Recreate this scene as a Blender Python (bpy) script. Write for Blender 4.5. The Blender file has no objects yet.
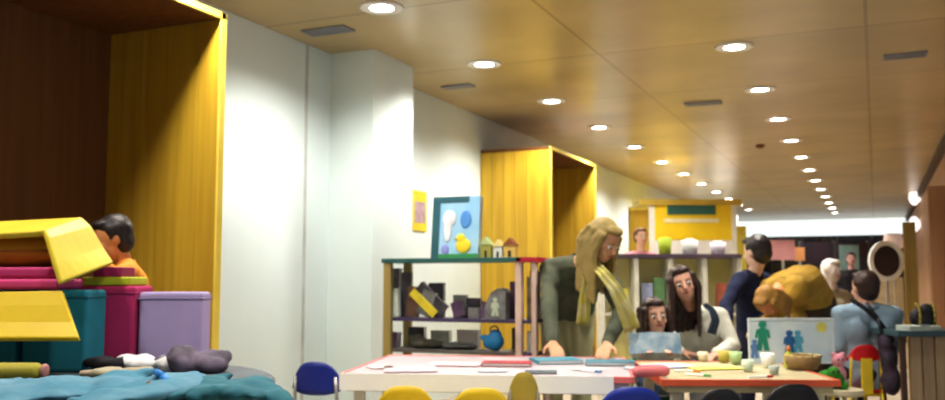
import bpy, bmesh, math, random
from mathutils import Vector, Matrix, Euler, noise
random.seed(7)
COL = bpy.context.scene.collection
PI = math.pi
# ---------------------------------------------------------------- camera model (used only to survey positions from the photo)
FPX = 900.0
PH = math.atan(80 / FPX)
TH = math.atan(403.5 / FPX * math.cos(PH))
CZ = 1.1
CEIL = 2.8
Rv = Vector((math.cos(TH), math.sin(TH), 0))
Fv = Vector((-math.sin(TH) * math.cos(PH), math.cos(TH) * math.cos(PH), math.sin(PH)))
Uv = Rv.cross(Fv)
CAM = Vector((0, 0, CZ))
Fh = Vector((-math.sin(TH), math.cos(TH), 0))       # horizontal look direction
UP = Vector((0, 0, 1))


def at(px, py, d):
    return CAM + d * (Fv + (px - 472.5) / FPX * Rv + (200 - py) / FPX * Uv)


def hit(px, py, ax, v):
    r = at(px, py, 1) - CAM
    return CAM + r * ((v - CAM[ax]) / r[ax])


# ---------------------------------------------------------------- materials
MATS = {}


def mat(name, c, rough=0.6, c2=None, scale=6.0, metal=0.0, kind='noise', bump=0.0, emit=None, spec=0.4, alpha=None):
    if name in MATS:
        return MATS[name]
    m = bpy.data.materials.new(name)
    m.use_nodes = True
    nt = m.node_tree
    b = nt.nodes['Principled BSDF']
    b.inputs['Roughness'].default_value = rough
    b.inputs['Metallic'].default_value = metal
    b.inputs['Specular IOR Level'].default_value = spec
    c = tuple(c) + (1,)
    if c2 is None:
        c2 = tuple(x * 0.8 for x in c[:3])
    c2 = tuple(c2) + (1,)
    tc = nt.nodes.new('ShaderNodeTexCoord')
    mp = nt.nodes.new('ShaderNodeMapping')
    nt.links.new(tc.outputs['Object'], mp.inputs['Vector'])
    ramp = nt.nodes.new('ShaderNodeValToRGB')
    ramp.color_ramp.elements[0].color = c2
    ramp.color_ramp.elements[1].color = c
    ramp.color_ramp.elements[0].position = 0.3
    ramp.color_ramp.elements[1].position = 0.65
    if kind == 'grain':        # vertical wood grain
        mp.inputs['Scale'].default_value = (scale * 4, scale * 4, 0.6)
        t = nt.nodes.new('ShaderNodeTexNoise')
        t.inputs['Scale'].default_value = 1.5
        t.inputs['Detail'].default_value = 5
        out = t.outputs['Fac']
    elif kind == 'stripe':
        mp.inputs['Scale'].default_value = (scale, scale, scale)
        t = nt.nodes.new('ShaderNodeTexWave')
        t.inputs['Scale'].default_value = 1
        t.inputs['Distortion'].default_value = 3
        out = t.outputs['Fac']
    elif kind == 'voronoi':
        t = nt.nodes.new('ShaderNodeTexVoronoi')
        t.inputs['Scale'].default_value = scale
        out = t.outputs['Distance']
    else:
        t = nt.nodes.new('ShaderNodeTexNoise')
        t.inputs['Scale'].default_value = scale
        t.inputs['Detail'].default_value = 4
        out = t.outputs['Fac']
    nt.links.new(mp.outputs['Vector'], t.inputs['Vector'])
    nt.links.new(out, ramp.inputs['Fac'])
    nt.links.new(ramp.outputs['Color'], b.inputs['Base Color'])
    if bump:
        bp = nt.nodes.new('ShaderNodeBump')
        bp.inputs['Strength'].default_value = bump
        bp.inputs['Distance'].default_value = 0.01
        nt.links.new(out, bp.inputs['Height'])
        nt.links.new(bp.outputs['Normal'], b.inputs['Normal'])
    if emit:
        b.inputs['Emission Color'].default_value = tuple(emit[:3]) + (1,)
        b.inputs['Emission Strength'].default_value = emit[3]
    if alpha is not None:
        b.inputs['Alpha'].default_value = alpha
    MATS[name] = m
    return m


def ceiling_mat():
    m = mat('ceiling veneer', (0.57, 0.44, 0.22), 0.28, (0.43, 0.325, 0.15), 1.3, spec=0.5)
    nt = m.node_tree
    b = nt.nodes['Principled BSDF']
    br = nt.nodes.new('ShaderNodeTexBrick')
    br.offset = 0.0
    br.inputs['Scale'].default_value = 1.0
    br.inputs['Brick Width'].default_value = 1.85
    br.inputs['Row Height'].default_value = 1.62
    br.inputs['Mortar Size'].default_value = 0.012
    br.inputs['Color1'].default_value = (1, 1, 1, 1)
    br.inputs['Color2'].default_value = (0.86, 0.84, 0.84, 1)
    br.inputs['Mortar'].default_value = (0.62, 0.55, 0.5, 1)
    tc = nt.nodes['Texture Coordinate']
    nt.links.new(tc.outputs['Object'], br.inputs['Vector'])
    mx = nt.nodes.new('ShaderNodeMix')
    mx.data_type = 'RGBA'
    mx.blend_type = 'MULTIPLY'
    mx.inputs['Factor'].default_value = 1
    ramp = nt.nodes['Color Ramp']
    nt.links.new(ramp.outputs['Color'], mx.inputs['A'])
    nt.links.new(br.outputs['Color'], mx.inputs['B'])
    nt.links.new(mx.outputs['Result'], b.inputs['Base Color'])
    return m


CEILM = ceiling_mat()
WALLW = mat('white plaster', (0.76, 0.86, 0.87), 0.7, (0.72, 0.82, 0.83), 1.5)
FLOORM = mat('floor vinyl', (0.52, 0.45, 0.36), 0.45, (0.46, 0.40, 0.31), 3)
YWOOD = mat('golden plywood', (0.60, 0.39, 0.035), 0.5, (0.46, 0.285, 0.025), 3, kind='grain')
NBACK = mat('shaded brown ply', (0.17, 0.065, 0.015), 0.6, (0.12, 0.045, 0.01), 3, kind='grain')  # nook shade put into the colour; dark brown also cuts yellow bounce
YEDGE = mat('golden ply edge', (0.95, 0.76, 0.14), 0.5, (0.85, 0.66, 0.1), 6)
BROWN = mat('brown timber wall', (0.50, 0.30, 0.17), 0.55, (0.40, 0.23, 0.13), 2, kind='grain')
DBROWN = mat('dark brown trim', (0.07, 0.035, 0.02), 0.5)
WHITE = mat('white laminate', (0.86, 0.87, 0.85), 0.4, (0.82, 0.83, 0.81))
PINKRIM = mat('pink table rim', (0.80, 0.20, 0.19), 0.5)
REDRIM = mat('red orange table rim', (0.68, 0.12, 0.05), 0.5)
STEEL = mat('grey painted steel', (0.45, 0.45, 0.45), 0.35, metal=0.6)
GLASSD = mat('dark window glass', (0.012, 0.013, 0.02), 0.15, (0.03, 0.02, 0.035), 1.2, spec=0.6)
LAMP = mat('lamp diffuser', (1, 1, 1), 0.5, emit=(1.0, 0.97, 0.92, 16))
RING = mat('lamp ring', (0.9, 0.88, 0.84), 0.4)
GREYV = mat('grey vent', (0.24, 0.25, 0.28), 0.5)
PAPER = mat('white paper', (0.85, 0.85, 0.82), 0.7)
SKIN = mat('skin', (0.72, 0.43, 0.30), 0.55, (0.66, 0.38, 0.26), 5)
SKINP = mat('pale skin', (0.74, 0.50, 0.38), 0.55, (0.68, 0.43, 0.32), 5)
EYEW = mat('eye white', (0.8, 0.8, 0.8), 0.3)
EYED = mat('eye dark', (0.03, 0.02, 0.015), 0.3)
LIP = mat('lips', (0.55, 0.16, 0.14), 0.5)
BLACKH = mat('black hair', (0.018, 0.014, 0.014), 0.5, (0.035, 0.022, 0.018), 40, kind='stripe')
DKBRH = mat('dark brown hair', (0.06, 0.03, 0.022), 0.5, (0.03, 0.015, 0.012), 40, kind='stripe')
BLONDE = mat('blonde hair', (0.42, 0.32, 0.11), 0.5, (0.22, 0.16, 0.05), 30, kind='stripe', bump=0.4)


def cmat(name, c, rough=0.6, **k):
    return mat(name, c, rough, **k)


# ---------------------------------------------------------------- mesh helpers
def box(bm, x0, y0, z0, x1, y1, z1, mtx=None):
    vs = [bm.verts.new(Vector(p)) for p in ((x0, y0, z0), (x1, y0, z0), (x1, y1, z0), (x0, y1, z0), (x0, y0, z1), (x1, y0, z1), (x1, y1, z1), (x0, y1, z1))]
    for f in ((0, 3, 2, 1), (4, 5, 6, 7), (0, 1, 5, 4), (1, 2, 6, 5), (2, 3, 7, 6), (3, 0, 4, 7)):
        bm.faces.new([vs[i] for i in f])
    if mtx is not None:
        for v in vs:
            v.co = mtx @ v.co
    return vs


def cone(bm, a, b, ra, rb, n=12, caps=True):
    a, b = Vector(a), Vector(b)
    d = (b - a)
    q = d.to_track_quat('Z', 'Y')
    ring = []
    for p, r in ((a, ra), (b, rb)):
        ring.append([bm.verts.new(p + q @ Vector((r * math.cos(2 * PI * i / n), r * math.sin(2 * PI * i / n), 0))) for i in range(n)])
    for i in range(n):
        bm.faces.new((ring[0][i], ring[0][(i + 1) % n], ring[1][(i + 1) % n], ring[1][i]))
    if caps:
        bm.faces.new(ring[0][::-1])
        bm.faces.new(ring[1])


def ball(bm, c, r, mtx=None, seg=12):
    r = Vector((r, r, r)) if not hasattr(r, '__len__') else Vector(r)
    m = Matrix.Translation(Vector(c)) @ (mtx.to_4x4() if mtx is not None else Matrix()) @ Matrix.Diagonal(r).to_4x4()
    bmesh.ops.create_uvsphere(bm, u_segments=seg, v_segments=max(6, seg * 2 // 3), radius=1, matrix=m)


def cap(bm, a, b, ra, rb, n=10):
    cone(bm, a, b, ra, rb, n)
    ball(bm, a, ra, seg=n)
    ball(bm, b, rb, seg=n)


def lathe(bm, prof, c=(0, 0, 0), n=20):
    c = Vector(c)
    rings = []
    for r, z in prof:
        rings.append([bm.verts.new(c + Vector((max(r, 1e-4) * math.cos(2 * PI * i / n), max(r, 1e-4) * math.sin(2 * PI * i / n), z))) for i in range(n)])
    for k in range(len(rings) - 1):
        for i in range(n):
            bm.faces.new((rings[k][i], rings[k][(i + 1) % n], rings[k + 1][(i + 1) % n], rings[k + 1][i]))
    bm.faces.new(rings[0][::-1])
    bm.faces.new(rings[-1])


def mesh_obj(name, bm, m, parent=None, smooth=False, bevel=0.0, bev_seg=2):
    if bevel:
        bmesh.ops.bevel(bm, geom=[e for e in bm.edges], offset=bevel, segments=bev_seg, affect='EDGES', profile=0.5)
    bmesh.ops.recalc_face_normals(bm, faces=bm.faces)
    if smooth:
        for f in bm.faces:
            f.smooth = True
    me = bpy.data.meshes.new(name)
    bm.to_mesh(me)
    bm.free()
    me.materials.append(m)
    o = bpy.data.objects.new(name, me)
    COL.objects.link(o)
    if parent is not None:
        o.parent = parent
    return o


def remeshed(name, bm, m, parent=None, voxel=0.008, smooth=3, disp=0.0, dscale=8.0, seed=0):
    """unite overlapping closed shapes into one continuous surface"""
    me = bpy.data.meshes.new('tmp')
    bm.to_mesh(me)
    bm.free()
    t = bpy.data.objects.new('tmp', me)
    COL.objects.link(t)
    r = t.modifiers.new('r', 'REMESH')
    r.mode = 'VOXEL'
    r.voxel_size = voxel
    s = t.modifiers.new('s', 'SMOOTH')
    s.factor = 0.5
    s.iterations = smooth
    if disp:
        key = 'clouds %d' % int(dscale)
        tx = bpy.data.textures.get(key) or bpy.data.textures.new(key, 'CLOUDS')
        tx.noise_scale = 1.0 / dscale
        tx.noise_depth = 2
        dm = t.modifiers.new('d', 'DISPLACE')
        dm.texture = tx
        dm.texture_coords = 'LOCAL'
        dm.strength = disp * 2.2
        dm.mid_level = 0.5
    dg = bpy.context.evaluated_depsgraph_get()
    nm = bpy.data.meshes.new_from_object(t.evaluated_get(dg))
    bpy.data.objects.remove(t)
    nm.polygons.foreach_set('use_smooth', [True] * len(nm.polygons))
    nm.name = name
    nm.materials.clear()
    nm.materials.append(m)
    o = bpy.data.objects.new(name, nm)
    COL.objects.link(o)
    if parent is not None:
        o.parent = parent
    return o


def tag(o, label=None, cat=None, group=None, kind=None):
    if label:
        o['label'] = label
    if cat:
        o['category'] = cat
    if group:
        o['group'] = group
    if kind:
        o['kind'] = kind
    return o


def empty(name, loc=(0, 0, 0), rz=0.0, label=None, cat=None, group=None):
    o = bpy.data.objects.new(name, None)
    o.empty_display_size = 0.1
    o.location = loc
    o.rotation_euler = (0, 0, rz)
    COL.objects.link(o)
    return tag(o, label, cat, group)


def struct(name, bm, m, **k):
    o = mesh_obj(name, bm, m, **k)
    if o.parent is None:
        o['kind'] = 'structure'
    return o


def sbox(name, m, *b, parent=None, bevel=0):
    bm = bmesh.new()
    box(bm, *b)
    return struct(name, bm, m, parent=parent, bevel=bevel)


def copy_tree(o, parent=None):
    c = o.copy()
    COL.objects.link(c)
    c.parent = parent
    for ch in list(o.children):
        copy_tree(ch, c)
    return c


def frame(px, py, d, rz=0.0, roll=0.0, pitch=0.0):
    """matrix at surveyed point, x axis to the right of the view, y away, z up"""
    return Matrix.Translation(at(px, py, d)) @ Euler((0, 0, TH + rz)).to_matrix().to_4x4() @ Euler((pitch, roll, 0)).to_matrix().to_4x4()


# ================================================================= SETTING
XA = -3.70       # left wall plane
YF = 27.6        # far wall
XR = 0.86        # right wall plane
sbox('floor', FLOORM, -4.2, -2.5, -0.1, 3.2, YF + .3, 0)
sbox('ceiling', CEILM, -4.2, -2.5, CEIL, 3.2, YF + .3, CEIL + 0.1)
sbox('wall_left', WALLW, XA - 0.15, -2.5, 0, XA, YF, CEIL)
# column jutting from the left wall
sbox('wall_column', WALLW, XA, 5.66, 0, -3.325, 6.28, CEIL)
sbox('trim_1', mat('grey shading strip', (0.6, 0.63, 0.62), .7), XA, 5.335, 0, XA + 0.008, 5.36, CEIL)  # thin grey strip paints the vertical shading stripe on the wall
sbox('wall_right', BROWN, XR, 7.6, 0, XR + 0.15, YF, CEIL)
sbox('trim_2', DBROWN, XR - 0.07, 7.6, CEIL - 0.10, XR, YF, CEIL)
# far wall: parapet, header and dark glazing
sbox('wall_far', mat('cream far wall', (0.75, 0.68, 0.5), .7), XA, YF, 0, XR, YF + .15, 1.05)
sbox('trim_3', mat('white header', (0.92, 0.95, 0.95), .5, emit=(0.85, 0.97, 1.0, 1.1)), XA, YF - 0.25, 2.36, XR, YF + .15, CEIL)  # emission added to brighten the header, which is no lamp
w = sbox('window_1', GLASSD, XA, YF + .02, 1.05, XR, YF + .06, 2.36)
for k in range(6):
    x = XA + 0.02 + k * (XR - XA - 0.08) / 5
    sbox('window_mullion', mat('dark mullion', (0.05, 0.05, 0.06), .4), x, YF - 0.03, 1.05, x + .06, YF + .01, 2.36, parent=w)
sbox('wall_pier', WALLW, XA, 22.2, 0, -3.1, 22.7, CEIL)

# -------------------------------------------------- golden nooks (boxes with an opening on the aisle)
XN = -2.94


def nook(y0, y1, ztop, label):
    r = empty('wooden_nook', (XN, (y0 + y1) / 2, 0), 0, label, 'nook', 'golden plywood nooks along the white wall')
    yc = (y0 + y1) / 2
    t = 0.035
    hx = XA + 0.005 - XN
    hy = (y1 - y0) / 2

    def pb(name, m, *b, bev=0.003):
        bm = bmesh.new()
        box(bm, *b)
        return mesh_obj(name, bm, m, r, bevel=bev)
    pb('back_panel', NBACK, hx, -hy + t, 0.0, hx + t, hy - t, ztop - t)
    for s in (-1, 1):
        bm = bmesh.new()
        # side panel of vertical boards
        n = 6
        w = (-hx) / n
        ys = (-hy, -hy + t) if s < 0 else (hy - t, hy)
        for i in range(n):
            box(bm, hx + i * w + .0015, ys[0], 0, hx + (i + 1) * w - .0015, ys[1], ztop - t)
        box(bm, hx, ys[0] + .01, 0, 0, ys[1] - .01, ztop - t)
        sp = mesh_obj('side_panel', bm, YWOOD, r)
        bm = bmesh.new()
        box(bm, 0, ys[0] - .003, 0, .014, ys[1] + .003, ztop)
        mesh_obj('edge_strip', bm, YEDGE, sp, bevel=.002)
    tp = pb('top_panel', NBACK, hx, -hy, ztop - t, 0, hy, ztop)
    bm = bmesh.new()
    box(bm, 0, -hy, ztop - t, .014, hy, ztop)
    mesh_obj('edge_strip', bm, YEDGE, tp, bevel=.002)
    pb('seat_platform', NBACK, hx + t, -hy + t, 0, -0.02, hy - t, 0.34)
    return r


nook(0.95, 3.53, 2.43, 'golden plywood nook nearest the camera, behind the pile of coloured blocks')
nook(8.48, 10.08, 2.44, 'golden plywood nook farther down the white wall, beyond the shelf unit')

# -------------------------------------------------- ceiling downlights


def make_light():
    r = empty('ceiling_downlight', (0, 0, CEIL))
    bm = bmesh.new()
    lathe(bm, [(0.118, 0.0), (0.138, 0.0), (0.138, -0.008), (0.131, -0.012), (0.118, -0.008)], n=28)
    mesh_obj('ring', bm, RING, r, smooth=True)
    bm = bmesh.new()
    lathe(bm, [(0.0, -0.001), (0.118, -0.001), (0.113, -0.006), (0.0, -0.012)], n=28)
    mesh_obj('diffuser', bm, LAMP, r)
    return r


proto = make_light()
first = True
ORD = ['nearest', 'second', 'third', 'fourth', 'fifth', 'sixth', 'seventh', 'eighth', 'ninth', 'tenth', 'eleventh', 'twelfth', 'thirteenth']
GL = 'round recessed ceiling lights in two rows'


def lamp(x, y, power):
    left = x < -2
    l = bpy.data.lights.new('downlight_glow', 'SPOT')
    l.shadow_soft_size = 0.1
    l.spot_size = math.radians(152 if left else 112)
    l.spot_blend = 0.6
    l.energy = power * (0.9 if left else 1.0)
    l.color = (1.0, 0.95, 0.88)
    o = bpy.data.objects.new('downlight_glow', l)
    o.location = (x, y, CEIL - 0.02)
    COL.objects.link(o)


for row, (x, y0, n) in enumerate(((-2.76, 4.79, 12), (-0.885, 5.05, 13))):
    for k in range(n):
        y = y0 + 1.62 * k
        o = proto if first else copy_tree(proto)
        first = False
        o.location = (x, y, CEIL)
        side = 'left row above the white wall' if row == 0 else 'right row over the middle of the aisle'
        nm = ORD[k] if k < n - 1 else 'farthest'
        tag(o, 'round white ceiling light, %s in the %s' % (nm, side), 'ceiling light', GL)
        if k < 8:
            lamp(x, y, 210)
        elif k % 2 == 0:
            lamp(x, y, 330)
for x, y in ((-2.76, 3.17), (-2.76, 1.55), (-0.885, 3.43), (-0.885, 1.8)):     # same rows continue over the camera
    o = copy_tree(proto)
    o.location = (x, y, CEIL)
    tag(o, 'round white ceiling light of the %s row above and behind the camera' % ('left' if x < -2 else 'right'), 'ceiling light', GL)
    lamp(x, y, 210)

# vents
for p, s, lab in (((328, 30), (.17, .075), 'grey slotted ceiling vent beside the nearest left light'),
                  ((703, 103), (.17, .075), 'grey slotted ceiling vent between the two light rows'),
                  ((458, 86), (.14, .06), 'grey slotted ceiling vent near the top of the white column'),
                  ((905, 55), (.15, .08), 'grey slotted ceiling vent right of the light rows by the brown wall')):
    c = hit(p[0], p[1], 2, CEIL)
    r = empty('ceiling_vent', c, 0, lab, 'vent', 'grey vents in the ceiling')
    bm = bmesh.new()
    a, b = s
    box(bm, -a, -b, -.012, a, -b + .02, 0)
    box(bm, -a, b - .02, -.012, a, b, 0)
    box(bm, -a, -b + .02, -.012, -a + .02, b - .02, 0)
    box(bm, a - .02, -b + .02, -.012, a, b - .02, 0)
    mesh_obj('frame', bm, GREYV, r)
    bm = bmesh.new()
    n = 6
    for i in range(n):
        y = -b + .03 + i * (2 * b - .05) / n
        box(bm, -a + .02, y, -.010, a - .02, y + .012, -.002)
    mesh_obj('slats', bm, GREYV, r)
c = hit(760, 145, 2, CEIL)
r = empty('smoke_detector', c, 0, 'small reddish brown smoke detector on the ceiling beside the right light row', 'detector')
bm = bmesh.new()
lathe(bm, [(.05, 0), (.055, -.01), (.05, -.03), (.02, -.04)])
mesh_obj('housing', bm, mat('detector brown', (.22, .07, .03), .5), r, smooth=True)
bm = bmesh.new()
lathe(bm, [(.012, -.038), (.01, -.046), (.004, -.048)], n=10)
mesh_obj('sensor', bm, mat('detector red', (.4, .04, .03), .5), r)

# ================================================================= CHAIRS


def chair_mesh(name, col, leg_col=None, low_back=.485, support=None):
    """child's chair, local: seat centre above origin, back at -y (towards the camera), facing +y"""
    M = mat(name + ' plastic', col, 0.4)
    L = leg_col or STEEL
    r = empty('childs_chair')
    bm = bmesh.new()
    # curved seat
    n = 8
    for i in range(n):
        for j in range(n):
            pass
    g = {}
    for i in range(n + 1):
        for j in range(n + 1):
            u = i / n * 2 - 1
            v = j / n * 2 - 1
            x = .18 * u * (1 - .12 * max(0, v) ** 2)
            y = .17 * v
            z = .37 + .015 * u * u - .012 * (1 - v * v) + (.0 if v < .7 else -.03 * (v - .7))
            g[i, j, 0] = bm.verts.new((x, y, z))
            g[i, j, 1] = bm.verts.new((x, y, z - .014))
    for i in range(n):
        for j in range(n):
            bm.faces.new((g[i, j, 0], g[i + 1, j, 0], g[i + 1, j + 1, 0], g[i, j + 1, 0]))
            bm.faces.new((g[i, j, 1], g[i, j + 1, 1], g[i + 1, j + 1, 1], g[i + 1, j, 1]))
    for i in range(n):
        bm.faces.new((g[i, 0, 0], g[i, 0, 1], g[i + 1, 0, 1], g[i + 1, 0, 0]))
        bm.faces.new((g[i, n, 0], g[i + 1, n, 0], g[i + 1, n, 1], g[i, n, 1]))
        bm.faces.new((g[0, i, 0], g[0, i + 1, 0], g[0, i + 1, 1], g[0, i, 1]))
        bm.faces.new((g[n, i, 0], g[n, i, 1], g[n, i + 1, 1], g[n, i + 1, 0]))
    mesh_obj('seat', bm, M, r, smooth=True)
    bm = bmesh.new()
    # rounded backrest
    g = {}
    m = 12
    for i in range(m + 1):
        u = i / m * 2 - 1
        top = .655 - .10 * abs(u) ** 3.2
        bot = low_back + .03 * abs(u) ** 3
        for j in range(7):
            z = bot + (top - bot) * j / 6
            x = .165 * u * (1 - .06 * (j / 6))
            y = -.20 + .04 * u * u - .06 * (z - .5)
            g[i, j, 0] = bm.verts.new((x, y, z))
            g[i, j, 1] = bm.verts.new((x, y + .016, z))
    for i in range(m):
        for j in range(6):
            bm.faces.new((g[i, j, 0], g[i + 1, j, 0], g[i + 1, j + 1, 0], g[i, j + 1, 0]))
            bm.faces.new((g[i, j, 1], g[i, j + 1, 1], g[i + 1, j + 1, 1], g[i + 1, j, 1]))
        bm.faces.new((g[i, 0, 0], g[i, 0, 1], g[i + 1, 0, 1], g[i + 1, 0, 0]))
        bm.faces.new((g[i, 6, 0], g[i + 1, 6, 0], g[i + 1, 6, 1], g[i, 6, 1]))
    for j in range(6):
        bm.faces.new((g[0, j, 0], g[0, j + 1, 0], g[0, j + 1, 1], g[0, j, 1]))
        bm.faces.new((g[m, j, 0], g[m, j, 1], g[m, j + 1, 1], g[m, j + 1, 0]))
    mesh_obj('backrest', bm, M, r, smooth=True)
    if support:
        bm = bmesh.new()
        box(bm, -.05, -.205, .36, .05, -.19, low_back + .02)
        mesh_obj('back_support', bm, support, r, bevel=.004)
    for s in (-1, 1):
        bm = bmesh.new()
        cone(bm, (s * .14, .14, .36), (s * .17, .18, .0), .011, .011)
        ball(bm, (s * .17, .18, .012), .014, seg=8)
        mesh_obj('leg', bm, L, r, smooth=True)
        bm = bmesh.new()
        cone(bm, (s * .13, -.195, .58), (s * .14, -.17, .36), .010, .011)
        cone(bm, (s * .14, -.17, .36), (s * .17, -.22, .0), .011, .011)
        ball(bm, (s * .17, -.22, .012), .014, seg=8)
        mesh_obj('leg', bm, L, r, smooth=True)
    bm = bmesh.new()
    cone(bm, (-.14, .14, .352), (.14, .14, .352), .009, .009)
    cone(bm, (-.14, -.17, .352), (.14, -.17, .352), .009, .009)
    for s in (-1, 1):
        cone(bm, (s * .135, -.18, .352), (s * .135, .15, .352), .009, .009)
    mesh_obj('seat_frame', bm, L, r, smooth=True)
    return r


def place_chair(px, pytop, d, rz, name, col, label, legs=None, sc=1.0, group="children's chairs round the craft tables"):
    r = chair_mesh(name, col, legs, .555 if name == 'red' else .485, mat('yellow steel', (.8, .6, .03), .4) if name == 'red' else None)
    p = at(px, pytop, d)
    s = p.z / .655 * 1.0
    r.scale = (sc, sc, s)
    r.rotation_euler = (0, 0, TH + rz)
    off = Matrix.Rotation(TH + rz, 3, 'Z') @ Vector((0, -.2 * sc, 0))
    r.location = (p.x - off.x, p.y - off.y, 0)
    tag(r, label, 'chair', group)
    return r


BLUEC = (0.012, 0.03, 0.27)
YELC = (0.72, 0.50, 0.02)
BLKC = (0.015, 0.014, 0.018)
place_chair(315, 362, 4.75, -.25, 'royal blue', BLUEC, 'royal blue plastic chair at the left end of the white table', sc=.88)
place_chair(405, 386, 3.85, .02, 'yellow', YELC, 'yellow plastic chair at the front of the white table, left of the other yellow one', sc=.85)
place_chair(481, 388, 3.68, .05, 'yellow', YELC, 'yellow plastic chair beside the olive chair at the white table', sc=.86)
place_chair(524, 372, 4.0, 0, 'olive', (.42, .33, .06), 'olive plastic chair with taller back at the front of the white table', sc=.46)
place_chair(633, 387, 3.70, .05, 'royal blue', BLUEC, 'royal blue plastic chair in front of the gap between the two tables', sc=.95)
place_chair(722, 389, 3.72, .1, 'black', BLKC, 'black plastic chair at the red rimmed table, left of its twin', sc=.7)
place_chair(795, 384, 3.88, .1, 'black', BLKC, 'black plastic chair near the right corner of the red rimmed table', sc=.85)
place_chair(866, 345, 5.75, 0.05, 'red', (.62, .01, .012), 'small chair with red backrest and yellow legs under the man in light blue', legs=mat('yellow steel', (.8, .6, .03), .4), sc=.74, group=None)

# ================================================================= TABLES
TZ = 0.65


def table(name, corner, rz, L, D, apron, topm, rimm, label, legm):
    r = empty(name, (corner[0], corner[1], 0), rz, label, 'table')
    bm = bmesh.new()
    box(bm, .012, .012, TZ - .028, L - .012, D - .012, TZ)
    mesh_obj('tabletop', bm, topm, r, bevel=.003)
    bm = bmesh.new()
    t = .014
    z0, z1 = TZ - .026, TZ + .004
    box(bm, 0, 0, z0, L, t, z1)
    box(bm, 0, D - t, z0, L, D, z1)
    box(bm, 0, t, z0, t, D - t, z1)
    box(bm, L - t, t, z0, L, D - t, z1)
    mesh_obj('rim', bm, rimm, r, bevel=.002)
    if apron > .05:
        bm = bmesh.new()
        box(bm, .0, -.006, z0 - .05, L * .93, .0, z1 + .001)
        mesh_obj('front_edge', bm, WHITE, r)
    if apron:
        bm = bmesh.new()
        box(bm, .03, .015, TZ - .026 - apron, L - .03, .035, TZ - .028)
        box(bm, .03, D - .035, TZ - .026 - apron, L - .03, D - .015, TZ - .028)
        box(bm, .03, .035, TZ - .026 - apron, .05, D - .035, TZ - .028)
        box(bm, L - .05, .035, TZ - .026 - apron, L - .03, D - .035, TZ - .028)
        mesh_obj('apron', bm, topm, r)
    for x in (.055, L - .105):
        for y in (.055, D - .105):
            bm = bmesh.new()
            box(bm, x, y, 0, x + .05, y + .05, TZ - .028)
            mesh_obj('leg', bm, legm, r, bevel=.004)
    return r


A0 = Vector((-2.37, 3.74, 0))
RZT = math.radians(17)
TA = table('craft_table', A0, RZT, 1.40, 1.10, .055, mat('rosy grey laminate', (.50, .43, .45), .5, (.42, .38, .42), 5), PINKRIM, 'long white craft table with pink rim, left of the red rimmed table', WHITE)
B0 = Vector((-0.90, 4.10, 0))
TB = table('craft_table', B0, math.radians(22), 0.80, 0.95, .03, mat('cream laminate', (.50, .44, .28), .5, (.42, .36, .2), 8), REDRIM,
           'cream craft table with red orange rim crowded with craft things', mat('cream leg', (.7, .65, .5), .5))


def on_table(px, py, z=TZ + .004):
    return hit(px, py, 2, z)


# ---- flat and small things on the craft tables
def sheet(px, py, w, h, rz, m, name, label, cat, group=None, t=.003):
    p = on_table(px, py, TZ + .0045)
    bm = bmesh.new()
    box(bm, -w / 2, -h / 2, 0, w / 2, h / 2, t)
    # slight curl at one corner
    o = mesh_obj(name, bm, m, None)
    o.location = p
    o.rotation_euler = (0, 0, TH + rz)
    return tag(o, label, cat, group)


def book(px, py, w, h, t, rz, m, label, on=None, z=None, group=None, tilt=None, loc=None):
    p = loc if loc is not None else on_table(px, py)
    if z is not None:
        p = Vector((p.x, p.y, z))
    r = empty('book', p, TH + rz, label, 'book', group)
    bm = bmesh.new()
    box(bm, -w / 2, -h / 2, 0, w / 2, h / 2, .002)
    box(bm, -w / 2, -h / 2, t - .002, w / 2, h / 2, t)
    box(bm, -w / 2, -h / 2, .002, -w / 2 + .003, h / 2, t - .002)
    mesh_obj('cover', bm, m, r)
    bm = bmesh.new()
    box(bm, -w / 2 + .003, -h / 2 + .004, .002, w / 2 - .004, h / 2 - .004, t - .002)
    mesh_obj('pages', bm, PAPER, r)
    return r


def cup(px, py, rad, h, m, inner, label, name='paper_cup', cat='cup', group='cups on the craft table'):
    p = on_table(px, py)
    r = empty(name, p, 0, label, cat, group)
    bm = bmesh.new()
    lathe(bm, [(rad * .75, 0), (rad, h), (rad * .93, h), (rad * .7, .006)], n=18)
    mesh_obj('body', bm, m, r, smooth=True)
    bm = bmesh.new()
    lathe(bm, [(rad * .8, h * .7), (rad * .86, h * .78)], n=14)
    mesh_obj('contents', bm, inner, r)
    return r


TEALS = mat('teal blue cover', (.05, .21, .29), .5, (.10, .32, .40), 9)
GREYP = mat('grey pink paper', (.60, .48, .50), .7, (.5, .42, .45), 12)
sheet(410, 369, .26, .30, .1, GREYP, 'drawing_paper', 'greyish pink sheet of paper at the left end of the white table', 'paper')
sheet(455, 364, .28, .22, -.15, mat('pale pink paper', (.80, .50, .50), .7, (.7, .5, .5), 9), 'drawing_paper', 'pale pink sheet of paper near the middle of the white table', 'paper')
book(507, 365, .26, .17, .016, -.1, mat('deep red cover', (.42, .02, .03), .5, (.25, .02, .03), 14), 'closed deep red book lying left of the blonde woman\'s hand')
book(556, 362, .25, .24, .018, .15, TEALS, 'teal blue picture book lying flat in front of the blonde woman')
book(610, 364, .26, .20, .016, -.12, mat('dark teal cover', (.03, .13, .19), .5, (.08, .25, .32), 11), 'dark teal picture book lying flat, right of the lighter teal one')
for k_, (px_, py_, w_, h_, c_) in enumerate(((380, 367, .12, .16, (.82, .62, .62)), (492, 371, .14, .09, (.62, .66, .70)), (588, 369.5, .16, .07, (.80, .80, .74)), (635, 368, .10, .12, (.55, .62, .66)))):
    sheet(px_, py_, w_, h_, .3 - .2 * k_, mat('craft card %d' % k_, c_, .7, tuple(v * .7 for v in c_), 16), 'craft_card',
          '%s craft card lying on the white table' % ('small rose', 'bluish grey', 'ivory', 'pale slate')[k_] , 'card')
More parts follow.
